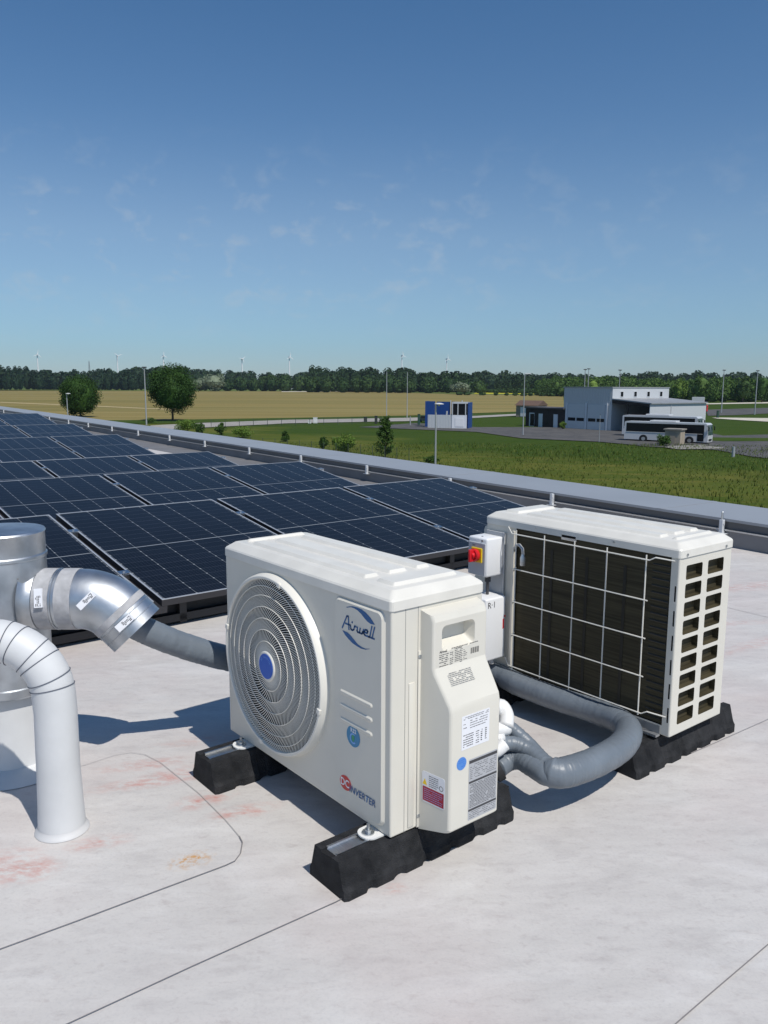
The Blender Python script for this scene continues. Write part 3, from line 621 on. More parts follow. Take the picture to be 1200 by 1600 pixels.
    b = MB(); b.tube([(W - .160, D + .006, .53), (W - .175, D + .016, .548), (W - .195, D + .02, .552), (W - .212, D + .022, .54), (W - .216, D + .022, .515)], .006, 8); sn = b.build('sensor_cable', GREYP, r, smooth=True)
    b = MB(); b.lathe([(.010, .475), (.011, .480), (.011, .505), (.008, .513), (.007, .52)], (W - .216, D + .022, 0), 'z', 10); b.build('cable_gland', ALU, sn, smooth=30)
    # handles pressed in rear sheet (x .71 - .85) : service valves cover
    return r
A1, A2 = -.887277, -.8975
u1 = Vector((math.cos(A1), math.sin(A1), 0)); v1 = Vector((-math.sin(A1), math.cos(A1), 0)); c1 = Vector((-.523098, 2.60637, .1))
u2 = Vector((math.cos(A2), math.sin(A2), 0)); v2 = Vector((-math.sin(A2), math.cos(A2), 0)); c2 = Vector((.41509, 3.204585, .11))
unit1 = make_unit(); unit1.location = c1; unit1.rotation_euler = (0, 0, A1)
tag(unit1, 'beige outdoor unit standing nearest the camera, its round fan guard facing left', 'air conditioner', 'outdoor heat pump units')
unit2 = copy_tree(unit1); unit2.location = c2 + u2 * W + v2 * D; unit2.rotation_euler = (0, 0, A2 + math.pi)
tag(unit2, 'beige outdoor unit farther back, its dark coil and wire grid facing the camera', 'air conditioner', 'outdoor heat pump units')
for ch in unit1.children:
    pass

# rubber feet
def make_foot():
    r = empty('rubber_foot'); Lf = .622; b = MB(); bm = b.bm
    rings = []; N = 56
    for i in range(N + 1):
        t = i / N; y = t * Lf; ph = (t * 6.5) % 1
        rib = .003 if ph < .72 else -.003
        wb = .078 + rib; wt = .052; endf = 1 if 0 < i < N else .93
        notch = .006 if (ph > .78 and 0 < i < N) else 0
        rings.append([bm.verts.new(p) for p in ((-wb * endf, y, notch), (-wb * endf, y, .024), (-wb * .90 * endf, y, .036), (-wt, y, .095), (-.024, y, .095), (-.024, y, .088), (.024, y, .088), (.024, y, .095), (wt, y, .095), (wb * .90 * endf, y, .036), (wb * endf, y, .024), (wb * endf, y, notch))])
    for A, B in zip(rings, rings[1:]):
        for k in range(12): bm.faces.new((A[k], A[(k + 1) % 12], B[(k + 1) % 12], B[k]))
    bm.faces.new(rings[0]); bm.faces.new(rings[-1][::-1])
    bmesh.ops.triangulate(bm, faces=[f for f in bm.faces if len(f.verts) > 4])
    # pocket pressed in both ends is modelled as a raised frame
    b.build('block', RUBBER, r)
    b = MB()
    for s in (-1, 1):
        b.prism([(s * .024 - .002 * s - .001, .018, .0885), (s * .024 - .002 * s + .001, .018, .0885), (s * .024 - .002 * s + .001, .018, .0965), (s * .024 - .002 * s - .001, .018, .0965)], (0, Lf - .036, 0))
        b.prism([(s * .0205 - .005, .018, .0945), (s * .0205 + .001, .018, .0945), (s * .0205 + .001, .018, .0965), (s * .0205 - .005, .018, .0965)], (0, Lf - .036, 0))
    b.box((-.021, .018, .0882), (.021, Lf - .018, .0895)); b.build('channel_rail', ALU, r)
    return r
ft = make_foot()
for i, (o, u, v, x, a, lab) in enumerate(((c1, u1, v1, .803, A1, 'black rubber foot block closest to the camera, under the near unit beside its labels'), (c1, u1, v1, .123, A1, 'black rubber foot block under the fan end of the near unit'), (c2, u2, v2, .765, A2, 'black rubber foot block under the open grille end of the far unit'), (c2, u2, v2, .08, A2, 'black rubber foot block behind the grey hose, under the far unit'))):
    f = ft if i == 0 else copy_tree(ft)
    p = o + u * x + v * (-.163 if i < 2 else -.148); f.location = (p.x, p.y, 0); f.rotation_euler = (0, 0, a); tag(f, lab, 'rubber foot', 'rubber feet under the outdoor units')
ft.rotation_euler = (0, 0, A1)

# isolator switch and junction box on the far unit
def f2(x, y, z): return c2 + u2 * x + v2 * y + Vector((0, 0, z))
iso = empty('isolator_switch', f2(.0, 0, .41), (0, 0, A2), label='white safety switch box with red rotary knob on yellow plate', cat='switch')
b = MB(); b.box((.0, -.103, .006), (.103, -.012, .160), .008, 3); hs = b.build('housing', WHITEP, iso, smooth=35)
b = MB(); b.box((.006, -.107, .010), (.097, -.1025, .140), .002); b.build('cover_plate', mat('switch_cover', (.50, .51, .53), .45), iso)
b = MB(); b.box((.026, -.1125, .062), (.084, -.1065, .120), .003); pl_ = b.build('dial_plate', YELLOW, iso)
b = MB(); b.lathe([(.025, -.113), (.026, -.125), (.022, -.129)], (.052, 0, .091), 'y', 28); kn = b.build('knob', RED, iso, smooth=40)
b = MB(); b.box((.046, -.150, .066), (.058, -.128, .116), .004); b.lathe([(.014, -.128), (.012, -.140)], (.052, 0, .091), 'y', 20); b.build('knob_grip', RED, kn, smooth=40)
b = MB(); b.lathe([(.004, .1600), (.004, .1612)], (.05, -.075, 0), 'z', 10); b.lathe([(.004, -.1075), (.004, -.1065)], (.08, 0, .15), 'y', 8); b.build('screw', INK, hs)
b = MB(); b.box((.01, -.0119, -.30), (.108, -.004, .175), .002); b.build('back_plate', GREYP, iso)
b = MB(); b.tube([(.07, -.06, .006), (.07, -.06, -.02)], .012, 12); b.tube([(.07, -.06, -.02), (.07, -.06, -.072)], .006, 10); b.build('cable_gland', mat('dark_gland', (.05, .05, .055), .5), iso)
text('printed_mark', 'ON', .010, face_matrix((.035, -.1076, .128), (1, 0, 0), (0, 0, 1)), INK, iso)
jb = empty('junction_box', f2(.0, 0, .075), (0, 0, A2), label='plain white junction box marked R-1 between the two units', cat='junction box')
b = MB(); b.box((.0, -.128, .01), (.128, -.014, .262), .007, 3); b.build('box', WHITEP, jb, smooth=35)
text('marking', 'R\u00b71', .034, face_matrix((.1284, -.094, .235), (0, 1, 0), (0, 0, 1)), INK, jb, .0002)
b = MB(); b.lathe([(.004, .1285), (.004, .130)], (0, -.02, .18), 'x', 8); b.box((.1281, -.030, .13), (.129, -.022, .17)); b.build('red_tab', RED, jb)
b = MB(); b.tube([(.1, -.06, .012), (.1, -.06, -.015)], .011, 12); b.build('cable_gland', GREYP, jb)

# insulated pipes
def catmull(P, n=10):
    P = [Vector(p) for p in P]; Q = [P[0] * 2 - P[1]] + P + [P[-1] * 2 - P[-2]]; o = []
    for i in range(1, len(Q) - 2):
        for k in range(n):
            t = k / n; a, b_, c, d = Q[i - 1:i + 3]
            o.append(.5 * ((2 * b_) + (c - a) * t + (2 * a - 5 * b_ + 4 * c - d) * t * t + (3 * b_ - a - 3 * c + d) * t ** 3))
    o.append(Q[-2]); return o
def sleeve(name, P, r, m, parent, wr=.0025, n=28, seed=1, den=14, taper=1.):
    rn = random.Random(seed); C = catmull(P, den); b = MB(); rad = [(r + rn.uniform(-wr, wr)) * min(1, taper + (1 - taper) * i_ / 14) for i_, _ in enumerate(C)]; b.tube(C, rad, n); return b.build(name, m, parent, smooth=True)
def W3(px, py, z): p = ray(px, py, z); return Vector((p.x, p.y, z))
hb = empty('insulated_pipes', (.45, 2.4, 0), label='thick grey wrapped pipe bundle looping over the roof between both units', cat='pipes')
def rel(P): return [p - hb.location for p in P]
main = [W3(852, 1203, .14), W3(872, 1208, .138), W3(900, 1202, .135), W3(938, 1187, .13), W3(972, 1165, .125), W3(982, 1141, .12), W3(964, 1125, .115), W3(924, 1109, .11), W3(868, 1091, .11), W3(814, 1071, .11), W3(764, 1050, .11), Vector((.22, 3.10, .13)), Vector((-.03, 3.07, .18)), Vector((-.27, 2.96, .205)), Vector((-.50, 2.81, .272)), Vector((-.66, 2.70, .355)), Vector((-.80, 2.60, .455)), Vector((-.90, 2.56, .54))]
sleeve('main_sleeve', rel(main), .0445, TUBE, hb, .0009, 32, 2, 24, .72)
o_ = hb.children[0]
sleeve('branch_sleeve', rel([W3(786, 1128, .22), W3(806, 1144, .20), W3(828, 1164, .17), W3(850, 1188, .15), W3(872, 1202, .142)]), .0215, TUBE, hb, .0007)
sleeve('branch_sleeve', rel([W3(784, 1162, .18), W3(806, 1163, .175), W3(830, 1175, .16), W3(852, 1194, .145), W3(874, 1205, .14)]), .0235, TUBE, hb, .0007)
sleeve('branch_sleeve', rel([W3(778, 1200, .11), W3(794, 1189, .12), W3(812, 1187, .128), W3(832, 1198, .13), W3(856, 1212, .132), W3(880, 1211, .134)]), .031, TUBE, hb, .0008)
LAG = mat('white_pipe_tape', (.74, .74, .73), .5, var=.04, vscale=30, bump=.2, bscale=60)
b = MB(); b.tube(rel(catmull([W3(772, 1108, .27), W3(783, 1104, .27), W3(791, 1118, .25), W3(790, 1136, .225)], 6)), .024, 16); b.tube(rel(catmull([W3(765, 1140, .22), W3(778, 1140, .22), W3(792, 1138, .215)], 4)), .022, 16); b.build('white_connector', LAG, hb, smooth=True)
b = MB(); b.tube(rel(catmull([W3(765, 1176, .17), W3(776, 1172, .175), W3(788, 1162, .19)], 5)), .022, 16); b.tube(rel([W3(770, 1155, .2), W3(786, 1152, .2)]), .015, 12); b.build('white_connector', LAG, hb, smooth=True)
b = MB(); b.tube(rel([W3(770, 1204, .11), W3(780, 1198, .12)]), .040, 20); b.build('end_tape', mat('black_tape', (.02, .02, .022), .6), hb)

# galvanised duct
duct = empty('ventilation_duct', (-1.245, 2.56, 0), label='shiny galvanised duct stack with a downturned elbow outlet', cat='duct')
b = MB(); b.lathe([(.141, .27), (.145, .275), (.145, .30), (.139, .303), (.139, .71), (.143, .714), (.143, .722), (.139, .726), (.139, .79), (.142, .795), (.139, .800), (.12, .803), (0, .806)], (0, 0, 0), 'z', 56, cap=False); st = b.build('stack', GALV, duct, smooth=35)
b = MB(); b.lathe([(.20, .002), (.165, .012), (.120, .03), (.116, .06), (.116, .285), (0, .286)], (0, 0, 0), 'z', 48, cap=False); b.build('base_sleeve', MEMB, duct, smooth=40)
b = MB()
for a, z2 in ((-75, .62), (-60, .42), (-45, .66), (-35, .40), (-25, .60), (-110, .55)): b.lathe([(.0035, 0), (.0025, .003)], (.139 * math.cos(R(a)), .139 * math.sin(R(a)), z2), 'z', 8)
b.build('rivet', INKG, st)
EZ, ER = .572, .098
def arc_pts(x0, L1, Rb, ang, L2, n=14):
    P = [Vector((x0, 0, EZ)), Vector((x0 + L1, 0, EZ))]
    for k in range(1, n + 1):
        t = ang * k / n; P.append(Vector((x0 + L1 + Rb * math.sin(t), 0, EZ - Rb * (1 - math.cos(t)))))
    P.append(P[-1] + Vector((math.cos(ang), 0, -math.sin(ang))) * L2); return P
E = arc_pts(.06, .20, .17, R(46), .075)
b = MB(); b.tube(E, ER, 48, caps=False); b.tube([E[-1], E[-1] - (E[-1] - E[-2]) * .02], [ER, ER * .2], 48); el = b.build('elbow', GALV, duct, smooth=35)
b = MB(); 
rings_r = [(0, .128), (.008, .116), (.020, .106), (.032, .1005)]
b.tube([Vector((.098 + x, 0, EZ)) for x, _ in rings_r], [q for _, q in rings_r], 48, caps=False); b.build('saddle_collar', GALV, duct, smooth=40)
b = MB()
def band_at(p, d, r0, w): b.tube([p - d * w / 2, p - d * w / 2 + d * .001, p + d * w / 2 - d * .001, p + d * w / 2], [r0 - .0015, r0, r0, r0 - .0015], 48, caps=False)
X = Vector((1, 0, 0)); band_at(Vector((.158, 0, EZ)), X, ER + .0022, .052); band_at(Vector((.228, 0, EZ)), X, ER + .0022, .052)
d2 = Vector((math.cos(R(46)), 0, -math.sin(R(46)))); band_at(E[-2] - d2 * .004, d2, ER + .0022, .024); b.build('sealing_tape', TAPE, el, smooth=40)
b = MB(); band_at(Vector((.190, 0, EZ)), X, ER + .003, .005); band_at(E[-2] + d2 * .018, d2, ER + .003, .004); band_at(E[-2] + d2 * .046, d2, ER + .0022, .003); b.build('joint_ring', GALV, el, smooth=40)
def cyl_label(pos, ang, w, h, rot):   # small sticker on the elbow, facing the camera
    ax = Vector((math.cos(ang), 0, -math.sin(ang))); sd_ = ax.cross(Vector((0, 1, 0))).normalized(); nn = (Vector((0, -1, 0)) * .96 + sd_ * (-.28 if sd_.z < 0 else .28)).normalized(); pos = pos + nn * ER
    x0 = ax; y0 = nn.cross(x0); x = x0 * math.cos(rot) + y0 * math.sin(rot); y = nn.cross(x)
    b = MB(); M = face_matrix(pos, x, y)
    b.box((-w / 2, -h / 2, -.006), (w / 2, h / 2, .0032), 0, 2, M); lb = b.build('sticker', LWHITE, el)
    b = MB(); M2 = M.copy(); M2.translation += M.to_3x3() @ Vector((0, 0, .0034)); print_lines(b, M2, -w * .12, w * .44, -h * .35, h * .35, 4, .0022, random.Random(5), .9); b.build('sticker_print', INK, lb)
cyl_label(Vector((.158, -.0024, EZ)), 0, .060, .026, R(-85)); cyl_label(Vector((.300, 0, .564)), R(14), .062, .022, R(60)); cyl_label(Vector((.405, 0, .500)) , R(46), .060, .024, R(88))
b = MB(); b.box((-.03, -.13, .50), (.04, -.10, .53)) if False else None

# white gooseneck vent
vt = empty('vent_pipe', (-.922, 2.15, 0), label='grey white membrane-wrapped gooseneck vent pipe on round flange', cat='vent pipe')
VP = [Vector((0, 0, .0)), Vector((0, 0, .08)), Vector((0, 0, .2)), Vector((.002, 0, .36)), Vector((0, 0, .40))]
for k in range(1, 23): t = math.pi * k / 22; VP.append(Vector((-.165 + .165 * math.cos(t), 0, .40 + .165 * math.sin(t))))
VP += [Vector((-.33, 0, .3))]
rr = [.066, .062, .0585, .0575, .058] + [.058] * 22 + [.058]
b = MB(); b.tube(VP, rr, 40); gp = b.build('pipe', MEMB, vt, smooth=50)
for k in range(1, 16):
    t = math.pi * (k * .075 + (.02 if k % 2 else 0)) - .12; 
    c = Vector((-.165 + .165 * math.cos(t), 0, .40 + .165 * math.sin(t))); tn = Vector((-math.sin(t), (.10 if k % 2 else -.03), math.cos(t))).normalized()
    a = tn.cross(Vector((0, 1, 0))).normalized(); bb = tn.cross(a); b = MB()
    Ed = .0590
    b.tube([c + (a * math.cos(q) + bb * math.sin(q)) * Ed for q in [2 * math.pi * j / 48 for j in range(48)]], .0014, 5, closed=True); b.build('wrap_joint', MEMLINE, gp)
b = MB(); b.lathe([(.0655, .020), (.069, .009), (.0735, .005), (.0745, .001)], (0, 0, 0), 'z', 40, cap=False); b.build('flange', mat('flange_membrane', (.60, .60, .60), .5), vt, smooth=True)

# ================================================================== surroundings
def gmat(name, c1, c2, s1, c3=None, s2=None, rough=.95, stretch=None, f3=.5, bump=.0, lo=.40, hi=.60, d1=6):
    M = bpy.data.materials.new(name); M.use_nodes = True; n = M.node_tree; L = n.links.new; b = n.nodes['Principled BSDF']; b.inputs['Roughness'].default_value = rough; b.inputs['Specular IOR Level'].default_value = .1
    t = n.nodes.new('ShaderNodeTexCoord'); p = n.nodes.new('ShaderNodeMapping'); L(t.outputs['Object'], p.inputs[0])
    if stretch: p.inputs['Rotation'].default_value = (0, 0, R(stretch[0])); p.inputs['Scale'].default_value = stretch[1]
    def nz(s, lo, hi, det=6):
        z = n.nodes.new('ShaderNodeTexNoise'); z.inputs['Scale'].default_value = s; z.inputs['Detail'].default_value = det; z.inputs['Roughness'].default_value = .65; L(p.outputs[0], z.inputs[0]); r = n.nodes.new('ShaderNodeMapRange'); r.inputs[1].default_value = lo; r.inputs[2].default_value = hi; L(z.outputs[0], r.inputs[0]); return r.outputs[0]
    x = n.nodes.new('ShaderNodeMix'); x.data_type = 'RGBA'; x.inputs['A'].default_value = (*c1, 1); x.inputs['B'].default_value = (*c2, 1); L(nz(s1, lo, hi, d1), x.inputs['Factor']); o = x.outputs['Result']
    if c3:
        y = n.nodes.new('ShaderNodeMix'); y.data_type = 'RGBA'; y.inputs['B'].default_value = (*c3, 1); L(o, y.inputs['A'])
        q = n.nodes.new('ShaderNodeMath'); q.operation = 'MULTIPLY'; q.inputs[1].default_value = f3; L(nz(s2, .45, .62), q.inputs[0]); L(q.outputs[0], y.inputs['Factor']); o = y.outputs['Result']
    L(o, b.inputs['Base Color'])
    if bump:
        z = n.nodes.new('ShaderNodeTexNoise'); z.inputs['Scale'].default_value = 3; z.inputs['Detail'].default_value = 8; L(t.outputs['Object'], z.inputs[0]); k = n.nodes.new('ShaderNodeBump'); k.inputs['Strength'].default_value = bump; k.inputs['Distance'].default_value = .3; L(z.outputs[0], k.inputs['Height']); L(k.outputs[0], b.inputs['Normal'])
    return M
GRASS = gmat('meadow', (.056, .084, .009), (.094, .112, .018), .10, (.150, .135, .030), .35, stretch=(8, (.35, 1, 1)), f3=.55, bump=.6)
LUSH = gmat('lush_meadow', (.026, .058, .006), (.048, .084, .010), .25, (.075, .095, .018), .6, stretch=(8, (.4, 1, 1)), f3=.5, bump=.6)
FIELD = gmat('stubble_field', (.225, .178, .062), (.150, .138, .044), .055, (.29, .232, .095), .11, stretch=(-3, (.05, 1, 1)), f3=.8, bump=.2)
FIELD2 = gmat('far_field', (.12, .15, .035), (.09, .13, .03), .02, rough=1)
ASPH = gmat('asphalt', (.075, .076, .080), (.105, .104, .104), .25, (.135, .13, .125), .9, f3=.5)
ROAD = gmat('country_road', (.30, .285, .265), (.36, .34, .32), .4)
PALE = gmat('pale_gravel', (.50, .46, .38), (.58, .55, .48), .7)
YEL = gmat('rape_field', (.50, .46, .03), (.42, .42, .04), .1)
def lush_band(M):
    n = M.node_tree; L = n.links.new; b = n.nodes['Principled BSDF']; src = b.inputs['Base Color'].links[0].from_socket
    t = n.nodes.new('ShaderNodeTexCoord'); a, c = gr(560, 690), gr(1100, 744); d = (c - a).normalized(); nn = Vector((-d.y, d.x, 0)); nn = nn if nn.y > 0 else -nn
    dt = n.nodes.new('ShaderNodeVectorMath'); dt.operation = 'DOT_PRODUCT'; L(t.outputs['Object'], dt.inputs[0]); dt.inputs[1].default_value = nn
    z = n.nodes.new('ShaderNodeTexNoise'); z.inputs['Scale'].default_value = .09; z.inputs['Detail'].default_value = 8; L(t.outputs['Object'], z.inputs[0])
    m1 = n.nodes.new('ShaderNodeMath'); m1.operation = 'MULTIPLY_ADD'; m1.inputs[1].default_value = 40; L(z.outputs[0], m1.inputs[0]); L(dt.outputs['Value'], m1.inputs[2])
    r = n.nodes.new('ShaderNodeMapRange'); k = a.dot(nn) + 20; r.inputs[1].default_value = k - 3; r.inputs[2].default_value = k + 9; r.inputs[4].default_value = .85; L(m1.outputs[0], r.inputs[0])
    z2 = n.nodes.new('ShaderNodeTexNoise'); z2.inputs['Scale'].default_value = .6; z2.inputs['Detail'].default_value = 8; L(t.outputs['Object'], z2.inputs[0])
    y = n.nodes.new('ShaderNodeMix'); y.data_type = 'RGBA'; y.inputs['A'].default_value = (.020, .048, .004, 1); y.inputs['B'].default_value = (.042, .078, .008, 1); L(z2.outputs[0], y.inputs['Factor'])
    x = n.nodes.new('ShaderNodeMix'); x.data_type = 'RGBA'; L(r.outputs[0], x.inputs['Factor']); L(src, x.inputs['A']); L(y.outputs['Result'], x.inputs['B']); L(x.outputs['Result'], b.inputs['Base Color'])
lush_band(GRASS)
def sheet(name, pts, z, m, kind='structure', world=False):
    b = MB(); P = [p if world else gr(*p) for p in pts]; b.poly([(p[0], p[1], G + z) for p in P]); o = b.build(name, m); return tag(o, kind=kind)
b = MB(); rg = [20, 60, 120, 250, 600, 1500, 4000, 12000, 30000]
b.poly([(-3400, -300, G), (3400, -300, G), (3400, 3400, G), (-3400, 3400, G)]); tag(b.build('ground', GRASS), kind='structure')
sheet('field', [(-700, 609.5), (0, 609.6), (300, 611.2), (560, 611.6), (700, 615.5), (880, 618.5), (882, 641), (760, 645), (640, 649.5), (500, 652.5), (300, 656.5), (235, 656.5), (-700, 664)], .05, FIELD)
sheet('field', [(-700, 606.9), (200, 607.3), (700, 610), (900, 614), (1400, 618), (1400, 630), (1100, 626.5), (880, 618.2), (700, 615.2), (560, 611.4), (300, 611.0), (-700, 609.3)], .05, FIELD2)
sheet('field', [(745, 613.0), (865, 613.6), (880, 616.1), (740, 615.3)], .12, YEL)
sheet('grass_verge', [(-700, 664.2), (235, 656.8), (640, 650), (880, 642.5), (880, 645), (640, 653.5), (235, 662.5), (-700, 673)], .06, LUSH)
sheet('road', [(235, 665.5), (300, 662), (450, 656.5), (640, 653.2), (745, 650.2), (830, 645.8), (830, 648.6), (745, 653.2), (640, 658.4), (450, 662), (300, 669.5), (235, 673)], .09, ROAD)
sheet('car_park', [(560, 668), (650, 661.5), (745, 668), (830, 668), (900, 668.5), (1000, 668), (1103, 676), (1130, 681.5), (1300, 677), (1300, 727), (1175, 714.5), (1120, 704), (1010, 698.5), (975, 694.5), (935, 691), (815, 685.5), (745, 675.5), (650, 671.5)], .09, ASPH)
sheet('pavement_slab', [(1046, 698), (1095, 697), (1130, 700.5), (1128, 702.5), (1060, 703.5), (1040, 700.5)], .13, gmat('concrete_slab', (.22, .21, .19), (.28, .27, .25), .6))
sheet('grass_island', [(1060, 686), (1115, 684.5), (1200, 685.5), (1300, 683), (1300, 690), (1130, 690.5)], .12, LUSH)
sheet('access_road', [(1103, 640.5), (1200, 637.5), (1400, 633), (1400, 640), (1200, 646.5), (1150, 649), (1106, 650)], .09, ASPH)
sheet('gravel_strip', [(1100, 630.5), (1200, 628.4), (1400, 626), (1400, 628), (1200, 630.4), (1100, 632)], .09, PALE)
sheet('kerb_strip', [(1112, 653.2), (1120, 653), (1200, 654), (1400, 656.5), (1400, 662), (1200, 659.5), (1155, 657), (1120, 654.6)], .12, PALE)
sheet('dirt_track', [(0, 628.2), (150, 634.4), (280, 640.0), (280, 641.2), (150, 635.8), (0, 629.4)], .09, gmat('straw_strip', (.42, .34, .19), (.36, .29, .15), .3))
sheet('dirt_track', [(440, 611.5), (520, 611), (535, 612.2), (440, 612.4)], .09, PALE)

# --- foliage made of many small leaf faces
rng = np.random.default_rng(11)
def leaf_mat(name, ca, cb, rough=.7):
    M = bpy.data.materials.new(name); M.use_nodes = True; n = M.node_tree; L = n.links.new; b = n.nodes['Principled BSDF']; b.inputs['Roughness'].default_value = rough; b.inputs['Specular IOR Level'].default_value = .2
    g = n.nodes.new('ShaderNodeNewGeometry'); x = n.nodes.new('ShaderNodeMix'); x.data_type = 'RGBA'; x.inputs['A'].default_value = (*ca, 1); x.inputs['B'].default_value = (*cb, 1)
    L(g.outputs['Random Per Island'], x.inputs['Factor']); L(x.outputs['Result'], b.inputs['Base Color'])
    b.inputs['Subsurface Weight'].default_value = 0
    return M
def leaves_mesh(C, size, name):
    """C: N x 3 centres; one randomly turned quad each, size N or scalar"""
    N = len(C); a = rng.normal(size=(N, 3)); a /= np.linalg.norm(a, axis=1)[:, None]; t = rng.normal(size=(N, 3)); bvec = np.cross(a, t); bvec /= np.linalg.norm(bvec, axis=1)[:, None]
    s = (np.ones(N) * size)[:, None] * rng.uniform(.6, 1.3, (N, 1)); a = a * s * .5; bvec = bvec * s * .38
    V = np.stack([C - a, C + bvec, C + a, C - bvec], 1).reshape(-1, 3)
    me = bpy.data.meshes.new(name); me.vertices.add(4 * N); me.vertices.foreach_set('co', V.astype(np.float32).ravel())
    me.loops.add(4 * N); me.loops.foreach_set('vertex_index', np.arange(4 * N, dtype=np.int32)); me.polygons.add(N)
    me.polygons.foreach_set('loop_start', np.arange(0, 4 * N, 4, dtype=np.int32)); me.update(calc_edges=True); return me
def clump_points(n, rx, ry, rz, nclump, shell=.55, cl=.30, bottom=-1.):
    """points in clumps spread through an ellipsoid"""
    d = rng.normal(size=(nclump, 3)); d /= np.linalg.norm(d, axis=1)[:, None]; r = rng.uniform(shell, 1, (nclump, 1)) ; K = d * r * .84
    K = K[K[:, 2] > bottom]; i = rng.integers(0, len(K), n); e = rng.normal(size=(n, 3)); e /= np.linalg.norm(e, axis=1)[:, None]
    P = K[i] + e * (rng.uniform(.0, 1, (n, 1)) ** .45) * cl * rng.uniform(.7, 1.15, (len(K), 1))[i]
    return P * np.array([rx, ry, rz])
def tree(name, pos, h, crx, crz, cz, m, trunk_m, label, cat, n=9000, leaf=.28, nclump=110, group=None, trunk_r=.2, cl=.24, parts=('crown', 'trunk')):
    r = empty(name, pos, label=label, cat=cat, group=group)
    P = clump_points(n, crx, crx, crz, nclump, cl=cl) + np.array([0, 0, cz]); P = P[P[:, 2] > .05]
    me = leaves_mesh(P, leaf, 'crown'); hb_ = MB()
    hb_.lathe([(crx * .2, cz - crz * .72), (crx * .55, cz - crz * .5), (crx * .70, cz), (crx * .55, cz + crz * .5), (crx * .15, cz + crz * .7)], (0, 0, 0), 'z', 14); bm2 = hb_.bm; bm2.from_mesh(me); bm2.to_mesh(me); bm2.free()
    link(parts[0], me, m, r)
    b = MB(); top = cz + crz * .35; b.tube([(0, 0, -.1), (.03, 0, cz * .4), (0, .04, top)], [trunk_r * 1.25, trunk_r, trunk_r * .35], 10)
    for k in range(7):
        a = k * 2.4; z0 = cz - crz * .5 + k * crz * .12; b.tube([(0, 0, z0), (crx * .3 * math.cos(a), crx * .3 * math.sin(a), z0 + crz * .3), (crx * .62 * math.cos(a), crx * .62 * math.sin(a), z0 + crz * .5)], [trunk_r * .5, trunk_r * .35, trunk_r * .12], 6)
    b.build(parts[1], trunk_m, r); return r
BARK = mat('bark', (.09, .065, .045), .9, var=.3, vscale=12)
DLEAF = leaf_mat('dark_leaves', (.018, .050, .010), (.040, .090, .016)); MLEAF = leaf_mat('mid_leaves', (.035, .085, .014), (.075, .13, .028)); LLEAF = leaf_mat('light_leaves', (.08, .15, .02), (.15, .23, .04)); SLEAF = leaf_mat('silvery_leaves', (.12, .16, .10), (.19, .23, .15))
FLEAF = leaf_mat('far_leaves', (.013, .034, .012), (.031, .063, .020)); F2LEAF = leaf_mat('far_wood_leaves', (.022, .055, .015), (.052, .095, .024)); EDGEL = leaf_mat('edge_leaves', (.040, .095, .016), (.10, .17, .035)); PLEAF = leaf_mat('plantation_leaves', (.011, .032, .014), (.023, .050, .020))
p = gr(270, 658); tree('clipped_tree', p, 12.6, 6.0, 5.9, 7.1, DLEAF, BARK, 'round dark green tree with bare trunk standing at the edge of the golden field', 'tree', 26000, .30, 260)
p = gr(126, 652); tree('clipped_tree', p, 10.5, 5.2, 5.6, 5.2, DLEAF, BARK, 'dense dark green tree right of the small street lamp, crown down to the ground', 'tree', 24000, .30, 240)
# young tree and shrubs behind the parapet
p = gr(602, 716); r = empty('young_tree', p, label='small bushy young tree beyond the coping, left of the near street lamp', cat='tree')
P = []
for k in range(46):
    z0 = .4 + k * .088; a = rng.uniform(0, 6.28); L0 = (1.25 * (1 - (z0 / 4.9)) + .25) * rng.uniform(.6, 1.1); t = rng.uniform(.1, 1, (130, 1))
    P.append(np.array([[math.cos(a), math.sin(a), .55]]) * t * L0 + np.array([[0, 0, z0]]) + rng.normal(size=(130, 3)) * .10)
link('crown', leaves_mesh(np.concatenate(P), .15, 'crown'), MLEAF, r)
b = MB(); b.tube([(0, 0, -.1), (.05, 0, 2), (0, 0, 4.6)], [.07, .05, .015], 8); b.build('trunk', BARK, r)
def shrub(px, py, w, h, m, label, n=2200, leaf=.17):
    p = gr(px, py); r = empty('shrub', p, label=label, cat='shrub', group='shrubs along the fence')
    P = clump_points(n, w / 2, w / 2, h / 2, 26, .3, .42) + np.array([0, 0, h / 2]); link('foliage', leaves_mesh(P, leaf, 'foliage'), m, r)
    b = MB()
    for k in range(5): a = k * 1.26; b.tube([(0, 0, 0), (w * .15 * math.cos(a), w * .15 * math.sin(a), h * .35), (w * .3 * math.cos(a), w * .3 * math.sin(a), h * .7)], [.03, .02, .008], 5)
    b.build('stem', BARK, r)
shrub(541, 708, 2.6, 2.4, LLEAF, 'light green shrub just left of the young tree'); shrub(505, 703, 1.3, 1.7, MLEAF, 'small mid green shrub left of the light green one'); shrub(446, 690, 1.4, 1.5, MLEAF, 'small round shrub by the wire fence, third from the young tree')
shrub(528, 706, 1.6, 2.0, LLEAF, 'pale narrow shrub touching the light green one'); shrub(292, 676, 4.2, 2.6, LLEAF, 'wide light green bush below the round clipped tree', 3800); shrub(345, 680, 1.9, 2.0, MLEAF, 'dark small bush right of the wide light bush'); shrub(379, 684, 3.2, 1.9, LLEAF, 'low spreading bush between two small ones', 3000); shrub(310, 678, 2.4, 1.9, MLEAF, 'mid green bush joined to the wide light bush')
